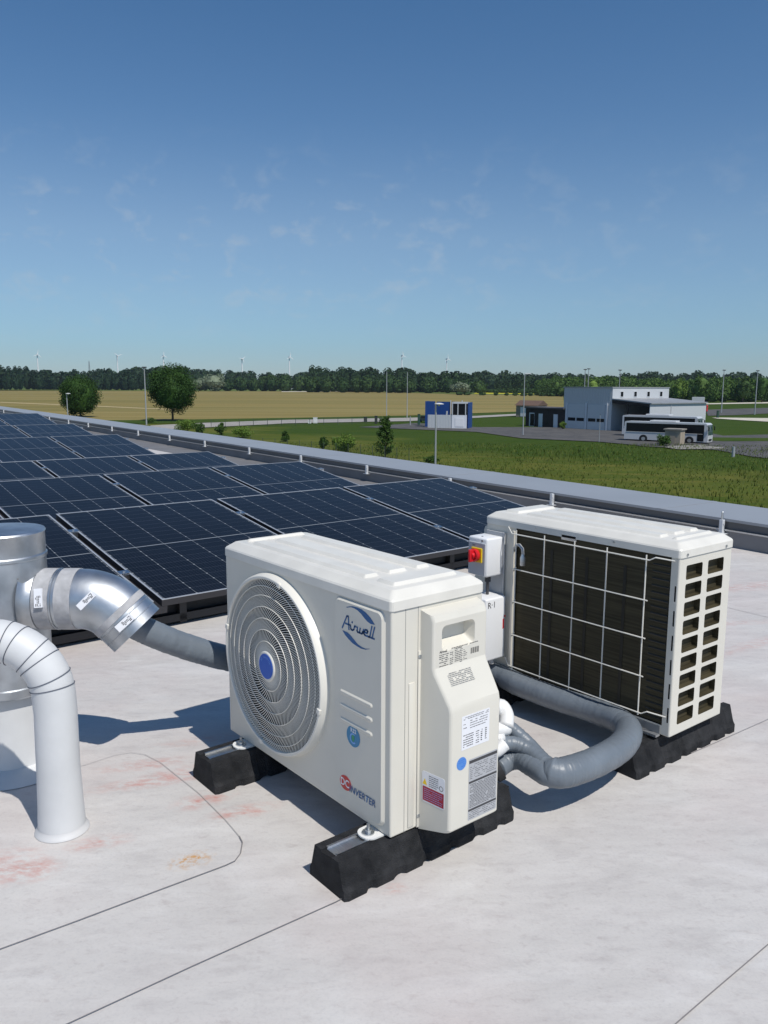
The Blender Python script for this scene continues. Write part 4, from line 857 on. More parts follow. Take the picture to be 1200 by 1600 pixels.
shrub(672, 725, 1.8, .9, MLEAF, 'tuft of tall weeds at the foot of the near street lamp', 900); shrub(1036, 697, 2.4, 1.6, MLEAF, 'bush growing against the small concrete hut', 2400); shrub(879, 671, 1.3, 1.6, LLEAF, 'small ragged bush by the dark annex door', 1200); shrub(840, 664, 2.4, .9, MLEAF, 'low bush in front of the brown roofed shed', 1200)
shrub(236, 661, 2.2, 1.3, MLEAF, 'low bush at the foot of the floodlight mast', 1000)
# --- distant woods
def wood(name, pts, base_depth, hts, m, dens, csize, leaf, label=None, nleaf=170, seed=0, kind='stuff'):
    """row after row of tree crowns along a polyline of ground points; hts: tree height at each point"""
    g = np.random.default_rng(seed); C = []; SZ = []; HE = []
    P = [Vector((p[0], p[1], 0)) for p in pts]
    for i in range(len(P) - 1):
        a, c = P[i], P[i + 1]; Ls = (c - a).length; d = (c - a) / Ls; nn = Vector((-d.y, d.x, 0)); nn = nn if nn.y > 0 else -nn
        n = max(2, int(Ls * dens))
        for k in range(n):
            t = (k + g.uniform(0, 1)) / n; off = g.uniform(0, 1) ** 1.3 * base_depth; h = (hts[i] * (1 - t) + hts[i + 1] * t) * (1 + .09 * math.sin((a.x + (c.x - a.x) * t) * .021 + seed) + .06 * math.sin((a.x + (c.x - a.x) * t) * .067 + 2 * seed)) * g.uniform(.84, 1.03) * (1 if off > base_depth * .2 else g.uniform(.72, .95))
            q = a + (c - a) * t + nn * off; cr = csize * g.uniform(.7, 1.3)
            dd = g.normal(size=(nleaf, 3)); dd /= np.linalg.norm(dd, axis=1)[:, None]; dd[:, 1] = -np.abs(dd[:, 1]) * .9
            zz = np.where(dd[:, 2:3] > 0, np.abs(dd[:, 2:3]) ** .85 * h * .47, dd[:, 2:3] * h * .5) + h * .52
            bl = 1 + .22 * np.sin(dd[:, :1] * 7 + g.uniform(0, 6)) * np.cos(dd[:, 2:3] * 9 + g.uniform(0, 6))
            C.append(np.concatenate([dd[:, :2] * cr * bl * g.uniform(.8, 1, (nleaf, 1)), zz], 1) + np.array([q.x, q.y, G])); SZ.append(np.ones(nleaf) * leaf * (cr / csize))
            HE.append((q.x, q.y, cr * .86, h))
    me = leaves_mesh(np.concatenate(C), np.concatenate(SZ), name)
    hb_ = MB()
    for (x, y, cr, h) in HE:
        hb_.lathe([(cr * .25, 0), (cr * .7, h * .12), (cr * .97, h * .38), (cr * .95, h * .62), (cr * .62, h * .84), (cr * .12, h * .93)], (x, y, G), 'z', 9)
    bm2 = hb_.bm; bm2.from_mesh(me); bm2.to_mesh(me); bm2.free()
    o = link(name, me, m); return tag(o, kind=kind) if kind else o
def gp_(px, py): p = gr(px, py); return (p.x, p.y)
wood('woodland', [gp_(-260, 608.6), gp_(-60, 608.9), gp_(120, 609.2), gp_(262, 610.2)], 60, [33, 34, 30, 26], PLEAF, .30, 5.5, 2.3, nleaf=230, seed=1)
wood('woodland', [gp_(150, 607.6), gp_(330, 608.2), gp_(470, 608.8), gp_(640, 609.3)], 80, [38, 33, 29, 27], FLEAF, .13, 12, 3.6, nleaf=260, seed=2)
wood('woodland', [gp_(250, 610.3), gp_(400, 611.3), gp_(470, 611.8)], 40, [17, 18, 22], F2LEAF, .16, 7, 2.2, nleaf=260, seed=3)
wood('woodland', [gp_(468, 611.8), gp_(560, 612.6), gp_(640, 613.3), gp_(760, 613.2), gp_(835, 614.0)], 55, [27, 28.5, 28, 21, 21], FLEAF, .26, 8, 2.1, nleaf=330, seed=4)
wood('woodland', [gp_(470, 613.0), gp_(600, 614), gp_(760, 614.5)], 14, [18, 17, 15], F2LEAF, .09, 7.5, 1.9, nleaf=330, seed=14)
wood('woodland', [gp_(700, 610.5), gp_(860, 611.5), gp_(1050, 613), (760, 1130)], 60, [26, 28, 27, 27], FLEAF, .15, 11, 3.0, nleaf=260, seed=5)
wood('woodland', [gp_(835, 616.5), gp_(900, 619), gp_(1000, 622), gp_(1100, 626.5), gp_(1200, 627), gp_(1330, 627)], 35, [15, 16, 15, 14, 14, 15], EDGEL, .42, 4.4, 1.15, nleaf=380, seed=6)
wood('woodland', [gp_(835, 618), gp_(960, 623), gp_(1100, 628), gp_(1330, 629)], 8, [10, 11, 8, 7.5], MLEAF, .22, 3.4, .95, nleaf=380, seed=7)
wood('hedgerow', [gp_(440, 610.6), gp_(560, 611.4), gp_(700, 612.6), gp_(880, 616)], 6, [4, 5, 6, 6], F2LEAF, .25, 3.2, 1.6, nleaf=70, seed=8)
wood('hedgerow', [gp_(700, 617.2), gp_(760, 617.8), gp_(872, 619.6)], 5, [3, 3, 3], F2LEAF, .10, 2.6, 1.3, nleaf=70, seed=9)
def ftree(px, py, h, w, m, label, cat='tree', leaf=.9, n=1500):
    p = gr(px, py); tree('broad_tree', p, h, w / 2, h * .47, h * .52, m, BARK, label, cat, n, leaf, 30, 'trees at the wood edge', .3, .34)
ftree(336, 611.5, 21, 30, SLEAF, 'pale silvery willow right of the round clipped tree', leaf=1.9); ftree(311, 611.3, 15, 20, SLEAF, 'smaller pale silvery tree beside the round clipped tree', leaf=1.8)
ftree(720, 616.5, 12, 20, SLEAF, 'pale silvery low tree at the foot of the central wood', leaf=1.4); ftree(523, 611.9, 8, 9, SLEAF, 'small pale tree at the edge of the wood above the white cabinets', leaf=1.2); ftree(508, 611.9, 22, 15, F2LEAF, 'broad mid green tree at the left shoulder of the central wood', leaf=1.6)
ftree(560, 612.2, 6.5, 8, FLEAF, 'dark round bush left of the long green trailer', leaf=1.2); ftree(926, 622, 13.5, 9, LLEAF, 'bright green tree behind the workshop roof, left one'); ftree(1062, 627, 13, 9, LLEAF, 'bright green tree right of the workshop'); ftree(1094, 629, 14.5, 10, MLEAF, 'tall mid green tree behind the right end of the workshop')
ftree(1190, 629, 15, 8, DLEAF, 'dark tree at the right edge behind the twin lamp'); ftree(870, 619, 13, 10, MLEAF, 'leafy tree just left of the workshop roof'); ftree(1160, 629, 13.5, 9, F2LEAF, 'mid green tree between the two right hand street lamps')
ftree(653, 631, 4.5, 3.5, MLEAF, 'small lone tree in the field edge right of the second flagpole', leaf=.6, n=600) if False else None

# --- grass tufts on the meadow
N = 26000; gx = rng.uniform(-24, 78, N); gy = rng.uniform(44, 112, N); keep = (gx < 10 + gy * .66) & (gx > -.42 * gy + 8); gx, gy = gx[keep], gy[keep]; N = len(gx)
hh = rng.uniform(.12, .34, N) * (1 + .5 * np.sin(gx * .21) * np.cos(gy * .17)); a = rng.uniform(0, math.pi, N); w = .05; base = np.stack([gx, gy, np.full(N, G + .08)], 1)
dx = np.stack([np.cos(a) * w, np.sin(a) * w, np.zeros(N)], 1); tip = base + np.stack([rng.normal(0, .08, N), rng.normal(0, .08, N), hh], 1)
V = np.stack([base - dx, base + dx, tip], 1).reshape(-1, 3); me = bpy.data.meshes.new('grass'); me.vertices.add(3 * N); me.vertices.foreach_set('co', V.astype(np.float32).ravel()); me.loops.add(3 * N); me.loops.foreach_set('vertex_index', np.arange(3 * N, dtype=np.int32)); me.polygons.add(N); me.polygons.foreach_set('loop_start', np.arange(0, 3 * N, 3, dtype=np.int32)); me.update(calc_edges=True)
tag(link('grass', me, leaf_mat('grass_blades', (.045, .085, .009), (.115, .135, .026))), kind='stuff')

# --- wind turbines
TW = mat('turbine_white', (.85, .86, .87), .5)
for i, (px, py, s, rot, lab) in enumerate(((58, 554, 1, 80, 'white wind turbine above the left end of the wood'), (183, 556, 1, 20, 'white wind turbine over the wood left of the round tree'), (255, 556, .9, 90, 'pale wind turbine just above the round clipped tree'), (378, 561, .8, 45, 'faint wind turbine right of the silvery willow'), (452, 558, 1, 85, 'white wind turbine left of the central wood'), (628, 556, .9, 100, 'wind turbine rising behind the top of the central wood'), (698, 561, 1, 95, 'wind turbine at the right shoulder of the central wood'))):
    Y = 2600; d = fwd + rt * ((px - 600) / F) + up * ((800 - py) / F); P = Vector((0, 0, H)) + d * (Y / d.y)
    r = empty('wind_turbine', (P.x, P.y, G), (0, 0, R(35)), label=lab, cat='wind turbine', group='wind turbines on the horizon'); hz = P.z - G
    b = MB(); b.tube([(0, 0, 0), (0, 0, hz)], [2.6, 1.5], 10); b.build('tower', TW, r); b = MB(); b.box((-2, -6, hz - 2), (2, 3, hz + 2), .5); b.lathe([(1.8, -8), (2, -6)], (0, 0, hz), 'y', 10); b.build('nacelle', TW, r)
    for k in range(3):
        a = R(rot + 120 * k); e = Vector((math.cos(a), 0, math.sin(a))); n2 = Vector((-e.z, 0, e.x)); c = Vector((0, -7.6, hz)); L0 = 16 * s
        b = MB(); b.prism([c + e * 1, c + e * 4 + n2 * 1.3, c + e * L0 + n2 * .2, c + e * L0, c + e * 3 - n2 * .9], (0, .5, 0)); b.build('blade', TW, r)
d = fwd + rt * ((139 - 600) / F) + up * ((800 - 564) / F); P = Vector((0, 0, H)) + d * (1500 / d.y)
b = MB()
for s in (-1, 1): 
    for t in (-1, 1): b.tube([(s * 2.2, t * 2.2, 0), (s * .3, t * .3, P.z - G)], .22, 4)
for k in range(12): z0 = (P.z - G) * k / 12; q = 2.2 - 1.9 * k / 12; b.tube([(-q, -q, z0), (q, -q, z0 + 3), (q, q, z0), (-q, q, z0 + 3), (-q, -q, z0)], .12, 4)
tag(b.build('lattice_mast', mat('mast_steel', (.2, .22, .24), .6), loc=(P.x, P.y, G)), 'thin lattice mast above the wood between the two left turbines', 'mast')

# --- street lamps and poles
POLE = mat('pole_galvanised', (.42, .43, .44), .5, .4); LHEAD = mat('lamp_head', (.60, .61, .62), .5); LDARK = mat('lamp_dark', (.05, .055, .06), .5)
def pole_at(name, px, pbase, ptop, label, cat, kind='arm', dist=None, pr=.06, group=None):
    if dist: d0 = fwd + rt * ((px - 600) / F) + up * ((800 - ptop) / F); P = Vector((0, 0, H)) + d0 * (dist / d0.y); base = Vector((P.x, P.y, G)); top = P.z - G
    else: base = gr(px, pbase); d0 = fwd + rt * ((px - 600) / F) + up * ((800 - ptop) / F); P = Vector((0, 0, H)) + d0 * (base.y / d0.y); top = P.z - G
    r = empty(name, base, label=label, cat=cat, group=group)
    b = MB(); b.tube([(0, 0, 0), (0, 0, 1.2), (0, 0, top)], [pr * 1.35, pr * 1.15, pr * .75], 10); b.build('pole', POLE, r)
    if kind == 'arm': b = MB(); b.lathe([(.02, .10), (.22, .08), (.46, .0), (.46, -.04), (.12, -.06), (.08, -.2), (.05, -.22)], (.28, 0, top), 'z', 18); b.build('lamp_head', LHEAD, r)
    elif kind == 'cap': b = MB(); b.box((-.42, -.14, top - .02), (.42, .14, top + .12), .03); b.build('lamp_head', LHEAD, r)
    elif kind == 'flood':
        b = MB(); b.box((-.45, -.2, top + .0), (.45, .2, top + .26), .04); b.build('floodlight', LDARK, r)
    elif kind == 'side': b = MB(); b.box((0, -.08, top - .06), (1.0, .08, top + .08), .03); b.build('lamp_head', LHEAD, r)
    elif kind == 'plain': b = MB(); b.lathe([(pr * .8, top - .05), (pr * 1.1, top - .02), (pr * 1.1, top + .05)], (0, 0, 0), 'z', 10); b.build('pole_cap', LDARK, r)
    return r
pole_at('street_lamp', 680, 735, 631, 'white street lamp with mushroom head in front of the blue shed', 'street lamp', 'arm', pr=.085)
pole_at('street_lamp', 104, 0, 615, 'white street lamp in front of the dense dark tree at the left', 'street lamp', 'arm', 152, .10)
pole_at('floodlight_mast', 229, 664, 575, 'tall floodlight mast left of the round clipped tree', 'floodlight mast', 'flood', pr=.12)
pole_at('flagpole', 604, 655, 580, 'pale tall pole behind the young tree, left of a twin pole', 'pole', 'plain', pr=.09); pole_at('flagpole', 636, 654, 581, 'pale tall pole between the young tree and the blue shed', 'pole', 'plain', pr=.09)
pole_at('street_lamp', 817, 680, 584, 'tall lamp post in front of the dark annex', 'street lamp', 'side', pr=.085)
pole_at('street_lamp', 1127, 645, 579, 'tall lamp post right of the workshop', 'street lamp', 'flood', pr=.14); pole_at('street_lamp', 1179, 648, 580, 'tall twin lamp post nearest the right edge', 'street lamp', 'flood', pr=.14)
pole_at('floodlight_mast', 914.5, 0, 578, 'left mast of the close pair behind the workshop', 'floodlight mast', 'flood', 235, .13); pole_at('floodlight_mast', 920, 0, 577, 'right mast of the close pair behind the workshop', 'floodlight mast', 'flood', 240, .13); pole_at('floodlight_mast', 969, 0, 579, 'single mast behind the middle of the workshop roof', 'floodlight mast', 'flood', 235, .12)
pole_at('marker_pole', 936, 691, 648, 'thin pale pole in the grass in front of the workshop doors', 'pole', 'plain', pr=.04); pole_at('bollard', 1145.5, 714, 704, 'short white bollard at the near edge of the car park', 'bollard', 'plain', pr=.14)
pole_at('gate_post', 641, 665, 650, 'grey gate post by the road left of the blue shed', 'post', 'plain', pr=.10)

# --- wire fence in the grass
fr_ = empty('wire_fence', gr(300, 690), label='thin wire mesh fence with dark posts along the meadow beyond the coping', cat='fence'); FP = mat('fence_green', (.05, .07, .055), .6)
ptsf = [gr(x, 697 + (x - 300) * .088) for x in range(240, 640, 19)]
for p in ptsf: b = MB(); q = p - fr_.location; b.tube([q, q + Vector((0, 0, 1.75))], .035, 6); b.build('post', FP, fr_)
b = MB()
for k in range(12):
    for a, c in zip(ptsf, ptsf[1:]): h0 = Vector((0, 0, .12 + k * .145)); b.tube([a - fr_.location + h0, c - fr_.location + h0], .006, 3, caps=False)
o = b.build('wire_mesh', FP, fr_)
f2_ = empty('wire_fence', gr(330, 664), label='low dark wire fence beside the road behind the meadow', cat='fence')
pf = [gr(x, 668 - (x - 300) * .02) for x in range(330, 600, 22)]
for p in pf: b = MB(); q = p - f2_.location; b.tube([q, q + Vector((0, 0, 1.5))], .05, 6); b.build('post', FP, f2_)
b = MB()
for k in range(8):
    for a, c in zip(pf, pf[1:]): h0 = Vector((0, 0, .1 + k * .19)); b.tube([a - f2_.location + h0, c - f2_.location + h0], .010, 3, caps=False)
b.build('wire_mesh', FP, f2_)

# --- buildings
def frame_at(p, ang): return Matrix.Translation(p) @ Matrix.Rotation(ang, 4, 'Z')
CLAD = mat('ribbed_cladding', (.56, .57, .575), .5, .1); CLADL = mat('light_cladding', (.56, .58, .60), .5, .1); DOORM = mat('roller_door', (.58, .60, .61), .5); DARKG = mat('dark_glass', (.010, .011, .014), .25, spec=.2); ROOFM = mat('roof_sheet', (.34, .35, .36), .5, .3, var=.06, vscale=.5); DARKBR = mat('dark_timber', (.030, .022, .020), .8, var=.3, vscale=1); FRAMEW = mat('pale_frame', (.66, .68, .70), .5)  # dark brown is the annex's own colour, reused for the lean-to framing
def ribs(b, x0, x1, y, z0, z1, step=.5, d=.04, w=.12):
    x = x0 + step / 2
    while x < x1 - w: b.box((x, y - d, z0), (x + w, y + .001, z1)); x += step
C = gr(954, 673.6); C.z = G; org = gr(879.5, 669.2); thL = math.atan2(C.y - org.y, C.x - org.x)   # local x runs from far left corner to the near corner
# local frame: origin at the far-left corner, x toward the near corner along the door wall, y into the building
Lw = (C - org).length; sc = Lw / 14
ws = empty('workshop', org, (0, 0, thL), label='grey metal workshop with two roller doors and an open lean-to', cat='workshop')
Hh = 7.7; Dp = 16.8
b = MB(); b.box((0, 0, 0), (Lw, Dp, Hh)); ribs(b, .1, Lw - .1, 0, 4.75, Hh - .25); ribs(b, .1, 1.0, 0, 0, 4.75, .45); b.build('wall', CLAD, ws)
b = MB(); b.box((-.15, -.15, Hh + .002), (Lw + .15, Dp + .15, Hh + .18)); b.build('roof', ROOFM, ws)
b = MB(); b.box((Lw + .003, .02, 5.6), (Lw + .06, Dp, Hh - .02)); b.build('clerestory_wall', CLADL, ws)
for k in range(4):
    y0 = 2.1 + k * 3.9; b = MB(); b.box((Lw + .06, y0, 6.05), (Lw + .12, y0 + 1.0, 7.15)); w_ = b.build('window', FRAMEW, ws); b = MB(); b.box((Lw + .121, y0 + .12, 6.15), (Lw + .13, y0 + .88, 7.05)); b.build('pane', DARKG, w_)
for x0, x1 in ((1.35 * sc, 6.5 * sc), (7.35 * sc, 12.3 * sc)):
    b = MB(); b.box((x0, -.12, 0), (x1, -.03, 4.7)); dr = b.build('roller_door', DOORM, ws)
    b = MB()
    for q in range(5): b.box((x0 + .15, -.135, .55 + q * .9), (x1 - .15, -.121, .57 + q * .9))
    b.build('door_groove', CLAD, dr)
    for s in range(2): xx = x0 + .2 + s * (x1 - x0) / 2; b = MB(); b.box((xx, -.14, 1.55), (xx + (x1 - x0) / 2 - .3, -.121, 2.15)); b.build('door_window', DARKG, dr)
b = MB()
for x in (.82 * sc, 6.65 * sc, 12.5 * sc): b.box((x, -.20, 0), (x + .4, -.03, 4.95))
b.build('door_post', FRAMEW, ws)
# lean-to on the +x side
LW2 = 8.1
b = MB(); b.prism([(Lw + .06, -.1, 5.65), (Lw + .06, -.1, 5.85), (Lw + LW2 + .3, -.1, 5.20), (Lw + LW2 + .3, -.1, 5.0)], (0, Dp + .2, 0)); b.build('lean_to_roof', ROOFM, ws)
b = MB(); b.box((Lw + LW2 - .1, .0, 0), (Lw + LW2, Dp, 4.97)); ribs(MB(), 0, 1, 0, 0, 1); b.build('lean_to_wall', CLADL, ws)
b = MB(); b.box((Lw + .07, Dp - .2, 0), (Lw + LW2 - .11, Dp - .1, 5.0)); b.box((Lw + 3.4, -.06, 0), (Lw + 3.6, .1, 5.4)); b.prism([(Lw + .08, -.04, 5.0), (Lw + LW2 - .12, -.04, 4.6), (Lw + LW2 - .12, -.04, 4.97), (Lw + .08, -.04, 5.63)], (0, .12, 0)); b.build('lean_to_frame', DARKBR, ws)
b = MB(); b.box((Lw + 4.6, 5.0, 0), (Lw + LW2 - .11, 5.1, 4.6)); b.build('inner_partition', DARKBR, ws)
b = MB(); b.tube([(Lw + LW2 + .06, 6, 0.05), (Lw + LW2 + .06, 6, 4.9)], .06, 6); b.build('downpipe', CLAD, ws)
# dark annex
pa = gr(881, 669.4); an = empty('dark_annex', pa, (0, 0, math.atan2(-.860, .51)), label='low dark brown flat-roofed annex with pale doors beside the workshop', cat='shed')
La = 11.2; b = MB(); b.box((-La, 0, 0), (0, 5.5, 3.6)); b.build('wall', DARKBR, an); b = MB(); b.box((-La - .25, -.3, 3.602), (.0, 5.7, 3.85)); b.build('roof', mat('annex_roof', (.10, .09, .09), .7), an)
b = MB(); b.box((-La + 1.2, -.08, .0), (-La + 2.7, -.01, 2.7)); d_ = b.build('door_frame', FRAMEW, an); b = MB(); b.box((-La + 1.5, -.095, .1), (-La + 2.7, -.081, 2.5)); b.build('doorway', DARKG, d_)
for x in (-7.2, -2.9): b = MB(); b.box((x, -.1, .0), (x + 1.15, -.01, 2.6)); b.build('door', FRAMEW, an)
# shed with brown roof
pa = gr(806, 651.5); sh = empty('brown_roof_shed', pa, (0, 0, R(-38)), label='small beige shed with brown pitched roof behind the dark annex', cat='shed')
BEIGE = mat('beige_render', (.26, .225, .175), .8, var=.1, vscale=1); b = MB(); b.box((0, 0, 0), (6.2, 5, 3.0)); b.build('wall', BEIGE, sh); b = MB(); b.prism([(-.3, -.4, 3.0), (-.3, 5.4, 3.0), (-.3, 2.5, 4.3)], (6.8, 0, 0)); b.build('roof', mat('brown_tiles', (.12, .075, .055), .8, var=.2, vscale=3), sh); b = MB(); b.box((1.3, -.08, .2), (3.0, -.01, 2.6)); b.build('door', FRAMEW, sh)
# concrete kiosk in front of the bus
pa = gr(1038, 694.5); kb = empty('concrete_kiosk', pa, (0, 0, R(-38)), label='small beige concrete cabin with flat roof standing in front of the bus', cat='kiosk')
b = MB(); b.box((0, 0, 0), (2.15, 1.9, 2.05)); b.build('wall', mat('kiosk_wall', (.36, .31, .235), .85, var=.12, vscale=2), kb); b = MB(); b.box((-.18, -.18, 2.052), (2.33, 2.08, 2.22)); b.build('roof', mat('kiosk_roof', (.28, .26, .23), .85, var=.15, vscale=2), kb); b = MB(); b.box((.55, -.05, .05), (1.45, -.005, 1.85)); b.build('door', mat('kiosk_door', (.31, .27, .21), .8), kb)
# blue wash shed
pL = gr(664, 667.5); bs = empty('blue_wash_shed', pL, (0, 0, R(-16)), label='open vehicle wash shed of tall blue panels with a low grey front wall', cat='shed')
BLUEP = mat('blue_panel', (.012, .055, .23), .45); w0 = 10.8
b = MB(); b.box((0, 0, 0), (1.9, .25, 5.0)); b.build('blue_panel', BLUEP, bs)
for x0, x1, y in ((1.75, 4.4, 2.5), (4.7, 6.6, 2.5)): b = MB(); b.box((x0, y, 0), (x1, y + .2, 4.9)); b.build('blue_panel', BLUEP, bs)
b = MB(); b.box((0, .26, 0), (.2, 2.7, 5.0)); b.build('blue_panel', BLUEP, bs)
b = MB(); b.box((1.3, -3.3, 0), (5.9, -3.15, 2.55)); ribs(b, 1.3, 5.9, -3.3, 0, 2.55, .3, .03, .08); b.build('low_wall', CLADL, bs)
b = MB(); b.box((5.95, -3.4, 0), (8.7, -.2, 2.55)); cb = b.build('booth', mat('booth_white', (.74, .76, .80), .5), bs)
b = MB(); b.box((6.6, -3.45, .4), (8.2, -3.405, 2.0)); b.build('notice_panel', LWHITE, cb)
b = MB(); b.box((6.1, -3.3, 2.552), (8.5, -.3, 4.65)); b.build('glazing', DARKG, bs)
b = MB(); b.box((5.9, -3.42, 4.66), (8.75, -.1, 4.95)); 
for x in (5.95, 7.0, 8.45): b.box((x, -3.42, 2.56), (x + .16, -3.31, 4.655))
b.build('frame', CLADL, bs)
b = MB(); b.box((8.9, -3.0, 0), (9.05, 1.0, 4.9)); b.build('blue_panel', BLUEP, bs); 
for x in (4.5, 6.75): b = MB(); b.tube([(x, 2.4, 0), (x, 2.4, 5.2)], .09, 8); b.build('post', CLADL, bs)
b = MB(); b.tube([(4.45, -1, 2.4), (4.5, -1, 3.2)], .16, 8); b.box((4.2, -1.2, 0), (4.75, -.8, 2.4)); b.build('wash_pump', CLAD, bs)
# --- buses
BUSW = mat('bus_white', (.60, .61, .63), .3, coat=.4); TYRE = mat('tyre', (.015, .015, .016), .8); RIM = mat('rim', (.5, .5, .5), .4, .6); CHROME = mat('headlight_glass', (.7, .72, .75), .15, .3); TURQ = mat('windscreen', (.015, .045, .050), .08, spec=.7)
def bus(p, ang, label, front_right=True):
    r = empty('coach', p, (0, 0, ang), label=label, cat='bus'); L, Wd, Hb = 12.0, 2.5, 3.15
    b = MB(); prof = [(0, .35), (0, 3.1), (.12, 3.25), (11.6, 3.25), (11.85, 3.05), (12.0, 1.4), (11.98, .32)]
    b.prism([(x, 0, z) for x, z in prof], (0, Wd, 0)); bd = b.build('body', BUSW, r)
    b = MB(); b.box((.3, -.02, 1.62), (11.45, -.004, 3.0)); b.box((.3, Wd + .004, 1.62), (11.45, Wd + .02, 3.0)); b.build('side_glass', DARKG, r)
    b = MB(); b.prism([(11.80, .12, 2.98), (11.90, .12, 2.98), (12.035, .12, 1.42), (11.95, .12, 1.42)], (0, Wd - .24, 0)); b.build('windscreen', TURQ, r)
    b = MB()
    for z in (.9,): b.box((6.9, -.025, .45), (7.9, -.004, 2.6)); b.box((10.55, -.025, .45), (11.45, -.004, 2.6))
    b.build('door', DARKG, r)
    for x in (2.9, 9.5):
        for y in (-.03, Wd - .25):
            b = MB(); b.lathe([(.30, 0), (.48, 0), (.50, .05), (.50, .23), (.48, .28), (.30, .28)], (x, y, .5), 'y', 24); t = b.build('wheel', TYRE, r); b = MB(); b.lathe([(.29, .0), (.27, .03), (.1, .01)], (x, y - .004, .5), 'y', 16); b.build('rim', RIM, t)
    b = MB()
    for x in (2.9, 9.5): b.lathe([(.60, -.006), (.60, -.02)], (x, 0, .55), 'y', 24)
    b.build('wheel_arch', TYRE, r)
    b = MB(); b.box((3.6, .35, 3.252), (7.4, Wd - .35, 3.5), .08); b.build('roof_unit', BUSW, r)
    for y in (.15, Wd - .55): b = MB(); b.box((11.99, y, .72), (12.03, y + .4, .92)); b.build('headlight', CHROME, r)
    b = MB(); b.box((12.0, .6, .5), (12.03, 1.9, .8)); b.build('grille', DARKG, r)
    for y in (-.25, Wd + .1): b = MB(); b.tube([(11.8, y + .1, 2.85), (12.15, y + .08, 2.7)], .03, 6); b.box((12.08, y, 2.1), (12.2, y + .2, 2.7), .03); b.build('mirror', DARKG, r)
    b = MB(); b.tube([(.3, -.03, 1.57), (11.3, -.03, 1.57)], .02, 4); b.build('trim_line', CLAD, bd); return r
ba = math.atan2(-.6, .8); Bf = Vector((45.3, 113.2, G)) 
b1 = bus(Bf - Vector((.8, -.6, 0)) * 12, ba, 'white coach with black windows parked nearest, behind the concrete cabin'); b1.scale = (1, 1, .90)
b2 = bus(Vector((48.3, 124.6, G)) - Vector((.8, -.6, 0)) * 12, ba, 'second white coach parked behind the first, beneath the lean-to'); b2.scale = (1, 1, 1.05)
# --- small things along the road
def crate(name, px, py, w, h, m, label, cat, dd=.6):
    p = gr(px, py); r = empty(name, p, label=label, cat=cat); b = MB(); b.box((-w / 2, 0, 0), (w / 2, dd, h), .04); b.build('cabinet', m, r); b = MB(); b.box((-w / 2 + .08, -.02, .12), (w / 2 - .08, -.002, h - .12)); b.build('door', m, r); b = MB(); b.box((-w / 2 - .05, -.05, h + .002), (w / 2 + .05, dd + .05, h + .06)); b.build('lid', m, r)
crate('utility_cabinet', 492.5, 661.5, .85, 1.15, mat('cabinet_white', (.78, .78, .78), .5), 'white utility cabinet by the road, the taller of two', 'cabinet'); crate('utility_cabinet', 483.5, 661.8, .65, .55, mat('cabinet_white', (.76, .76, .75), .5), 'low white utility box by the road left of the taller one', 'cabinet')
BIN = mat('bin_dark', (.03, .035, .033), .6); crate('waste_bin', 571, 659.5, .75, 1.05, BIN, 'dark bin by the road, left of the second one', 'bin'); crate('waste_bin', 587.5, 662.2, .6, 1.6, BIN, 'taller dark bin by the road nearer the flagpoles', 'bin')
crate('waste_bin', 654.5, 664.5, .5, 2.2, mat('post_green', (.02, .07, .05), .6), 'dark green narrow cabinet left of the blue shed', 'cabinet'); crate('green_post_box', 1122, 653.5, .5, 1.9, mat('post_green', (.02, .06, .04), .6), 'dark green upright box at the end of the pale kerb', 'cabinet')
def car(p, ang, m, label):
    r = empty('parked_car', p, (0, 0, ang), label=label, cat='car'); b = MB(); b.prism([(x, 0, z) for x, z in ((0, .35), (.02, .85), (.5, .95), (1.0, 1.42), (2.9, 1.45), (3.5, .98), (4.2, .85), (4.3, .35))], (0, 1.7, 0)); b.build('body', m, r)
    b = MB(); b.prism([(x, -.01, z) for x, z in ((.75, .98), (1.1, 1.34), (2.8, 1.37), (3.25, .98))], (0, 1.72, 0)); b.build('window', DARKG, r)
    for x in (.8, 3.5):
        for y in (-.02, 1.52): b = MB(); b.lathe([(.2, 0), (.31, .02), (.31, .18), (.2, .2)], (x, y, .31), 'y', 16); b.build('wheel', TYRE, r)
car(gr(654, 659.5), R(-60), mat('car_teal', (.02, .06, .06), .3), 'dark teal car half hidden behind the blue shed')
p = gr(1097, 648); vr = empty('parked_truck', p, (0, 0, R(-25)), label='red truck with white box peeping out behind the right end of the workshop', cat='truck')
b = MB(); b.box((-3, 0, 2.9), (.3, 2.3, 5.0), .05); b.build('cargo_box', BUSW, vr); b = MB(); b.box((-.6, 0, .9), (1.35, 2.2, 2.7), .15); cb = b.build('cab', RED, vr); b = MB(); b.box((-3, .1, .7), (.3, 2.2, 2.85)); b.build('chassis', BIN, vr)
b = MB(); b.box((.2, -.02, 1.8), (1.1, -.001, 2.5)); b.build('window', DARKG, cb)
for x in (-2, .6): b = MB(); b.lathe([(.2, 0), (.48, .02), (.48, .25), (.2, .28)], (x, -.03, .48), 'y', 16); b.build('wheel', TYRE, vr)
p = gr(571, 612.2); gt = empty('green_trailer', p, (0, 0, R(2)), label='long bright green farm trailer at the foot of the central wood', cat='trailer')
b = MB(); b.prism([(0, 0, 1.4), (0, 0, 4.8), (2, 0, 5.8), (20, 0, 5.8), (22, 0, 4.8), (22, 0, 1.4)], (0, 3, 0)); b.build('tarpaulin', mat('trailer_green', (.02, .30, .09), .5), gt); b = MB(); b.box((0, .1, .8), (22, 2.9, 1.39)); b.build('chassis', BIN, gt)
for x in (3, 5, 17, 19): b = MB(); b.lathe([(.2, 0), (.6, .02), (.6, .3), (.2, .32)], (x, -.03, .6), 'y', 14); b.build('wheel', TYRE, gt)
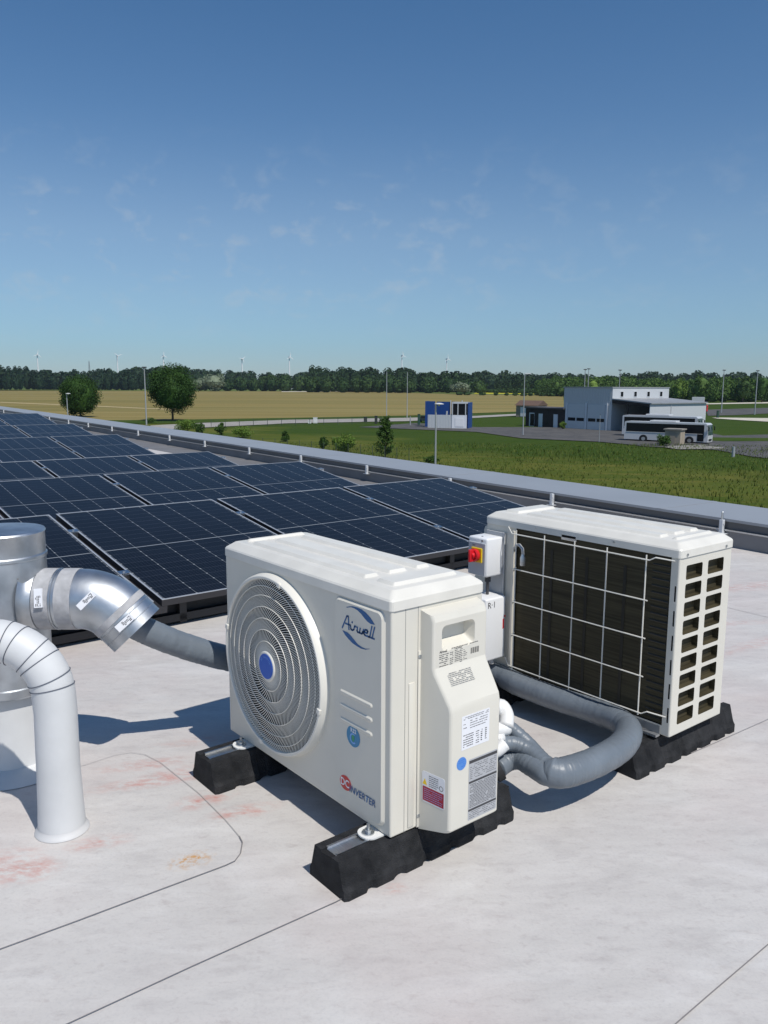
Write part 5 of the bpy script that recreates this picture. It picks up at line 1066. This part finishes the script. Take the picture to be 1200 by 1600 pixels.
p = gr(458, 609.9); fb_ = empty('farm_shed', p, label='tiny white shed at the far edge of the golden field', cat='shed'); b = MB(); b.box((-4, 0, 0), (4, 4, 2)); b.build('wall', BUSW, fb_); b = MB(); b.prism([(-4.2, -.2, 2.01), (-4.2, 4.2, 2.01), (-4.2, 2, 3)], (8.4, 0, 0)); b.build('roof', BUSW, fb_)

# ------------------------------------------------------------------ air
hz = MB(); hz.box((-3600, -400, G - 1), (3600, 3600, 140)); hm = bpy.data.materials.new('haze_air'); hm.use_nodes = True; hn = hm.node_tree; hn.nodes.remove(hn.nodes['Principled BSDF'])
pvn = hn.nodes.new('ShaderNodeVolumePrincipled'); pvn.inputs['Color'].default_value = (.72, .86, 1, 1); pvn.inputs['Density'].default_value = .00006; pvn.inputs['Anisotropy'].default_value = .2
hn.links.new(pvn.outputs[0], hn.nodes['Material Output'].inputs['Volume'])
tag(hz.build('haze', hm), kind='stuff')

# ------------------------------------------------------------------ every loose piece its own part
def split_islands(o):
    bm = bmesh.new(); bm.from_mesh(o.data); bm.verts.ensure_lookup_table(); seen = set(); groups = []
    for v in bm.verts:
        if v.index in seen: continue
        st_ = [v]; seen.add(v.index); g = []
        while st_:
            w = st_.pop(); g.append(w.index)
            for e in w.link_edges:
                q = e.other_vert(w)
                if q.index not in seen: seen.add(q.index); st_.append(q)
        groups.append(set(g))
    if len(groups) > 1:
        for k, g in enumerate(groups):
            b2_ = bm.copy(); bmesh.ops.delete(b2_, geom=[v for v in b2_.verts if v.index not in g], context='VERTS')
            me = bpy.data.meshes.new(o.data.name); b2_.to_mesh(me); b2_.free()
            for m_ in o.data.materials: me.materials.append(m_)
            if k == 0: first_ = me
            else:
                c = o.copy(); c.data = me; COL.objects.link(c)
        o.data = first_
    bm.free()
SPLIT = ('coping_joint', 'guard_clip', 'hook', 'door_post', 'side_screw', 'cover_screw', 'side_rib', 'rivet', 'coil_bracket', 'screw', 'wheel_arch', 'mirror', 'logo_arc', 'side_glass', 'joint_ring', 'sealing_tape', 'white_connector', 'door_groove', 'lean_to_frame', 'red_tab', 'side_seam', 'wash_pump', 'side_window')
for o in list(bpy.data.objects):
    if o.type == 'MESH' and (o.name.split('.')[0] in SPLIT or (o.name.split('.')[0] == 'door' and o.parent and o.parent.name.startswith('coach'))) and not o.children: split_islands(o)
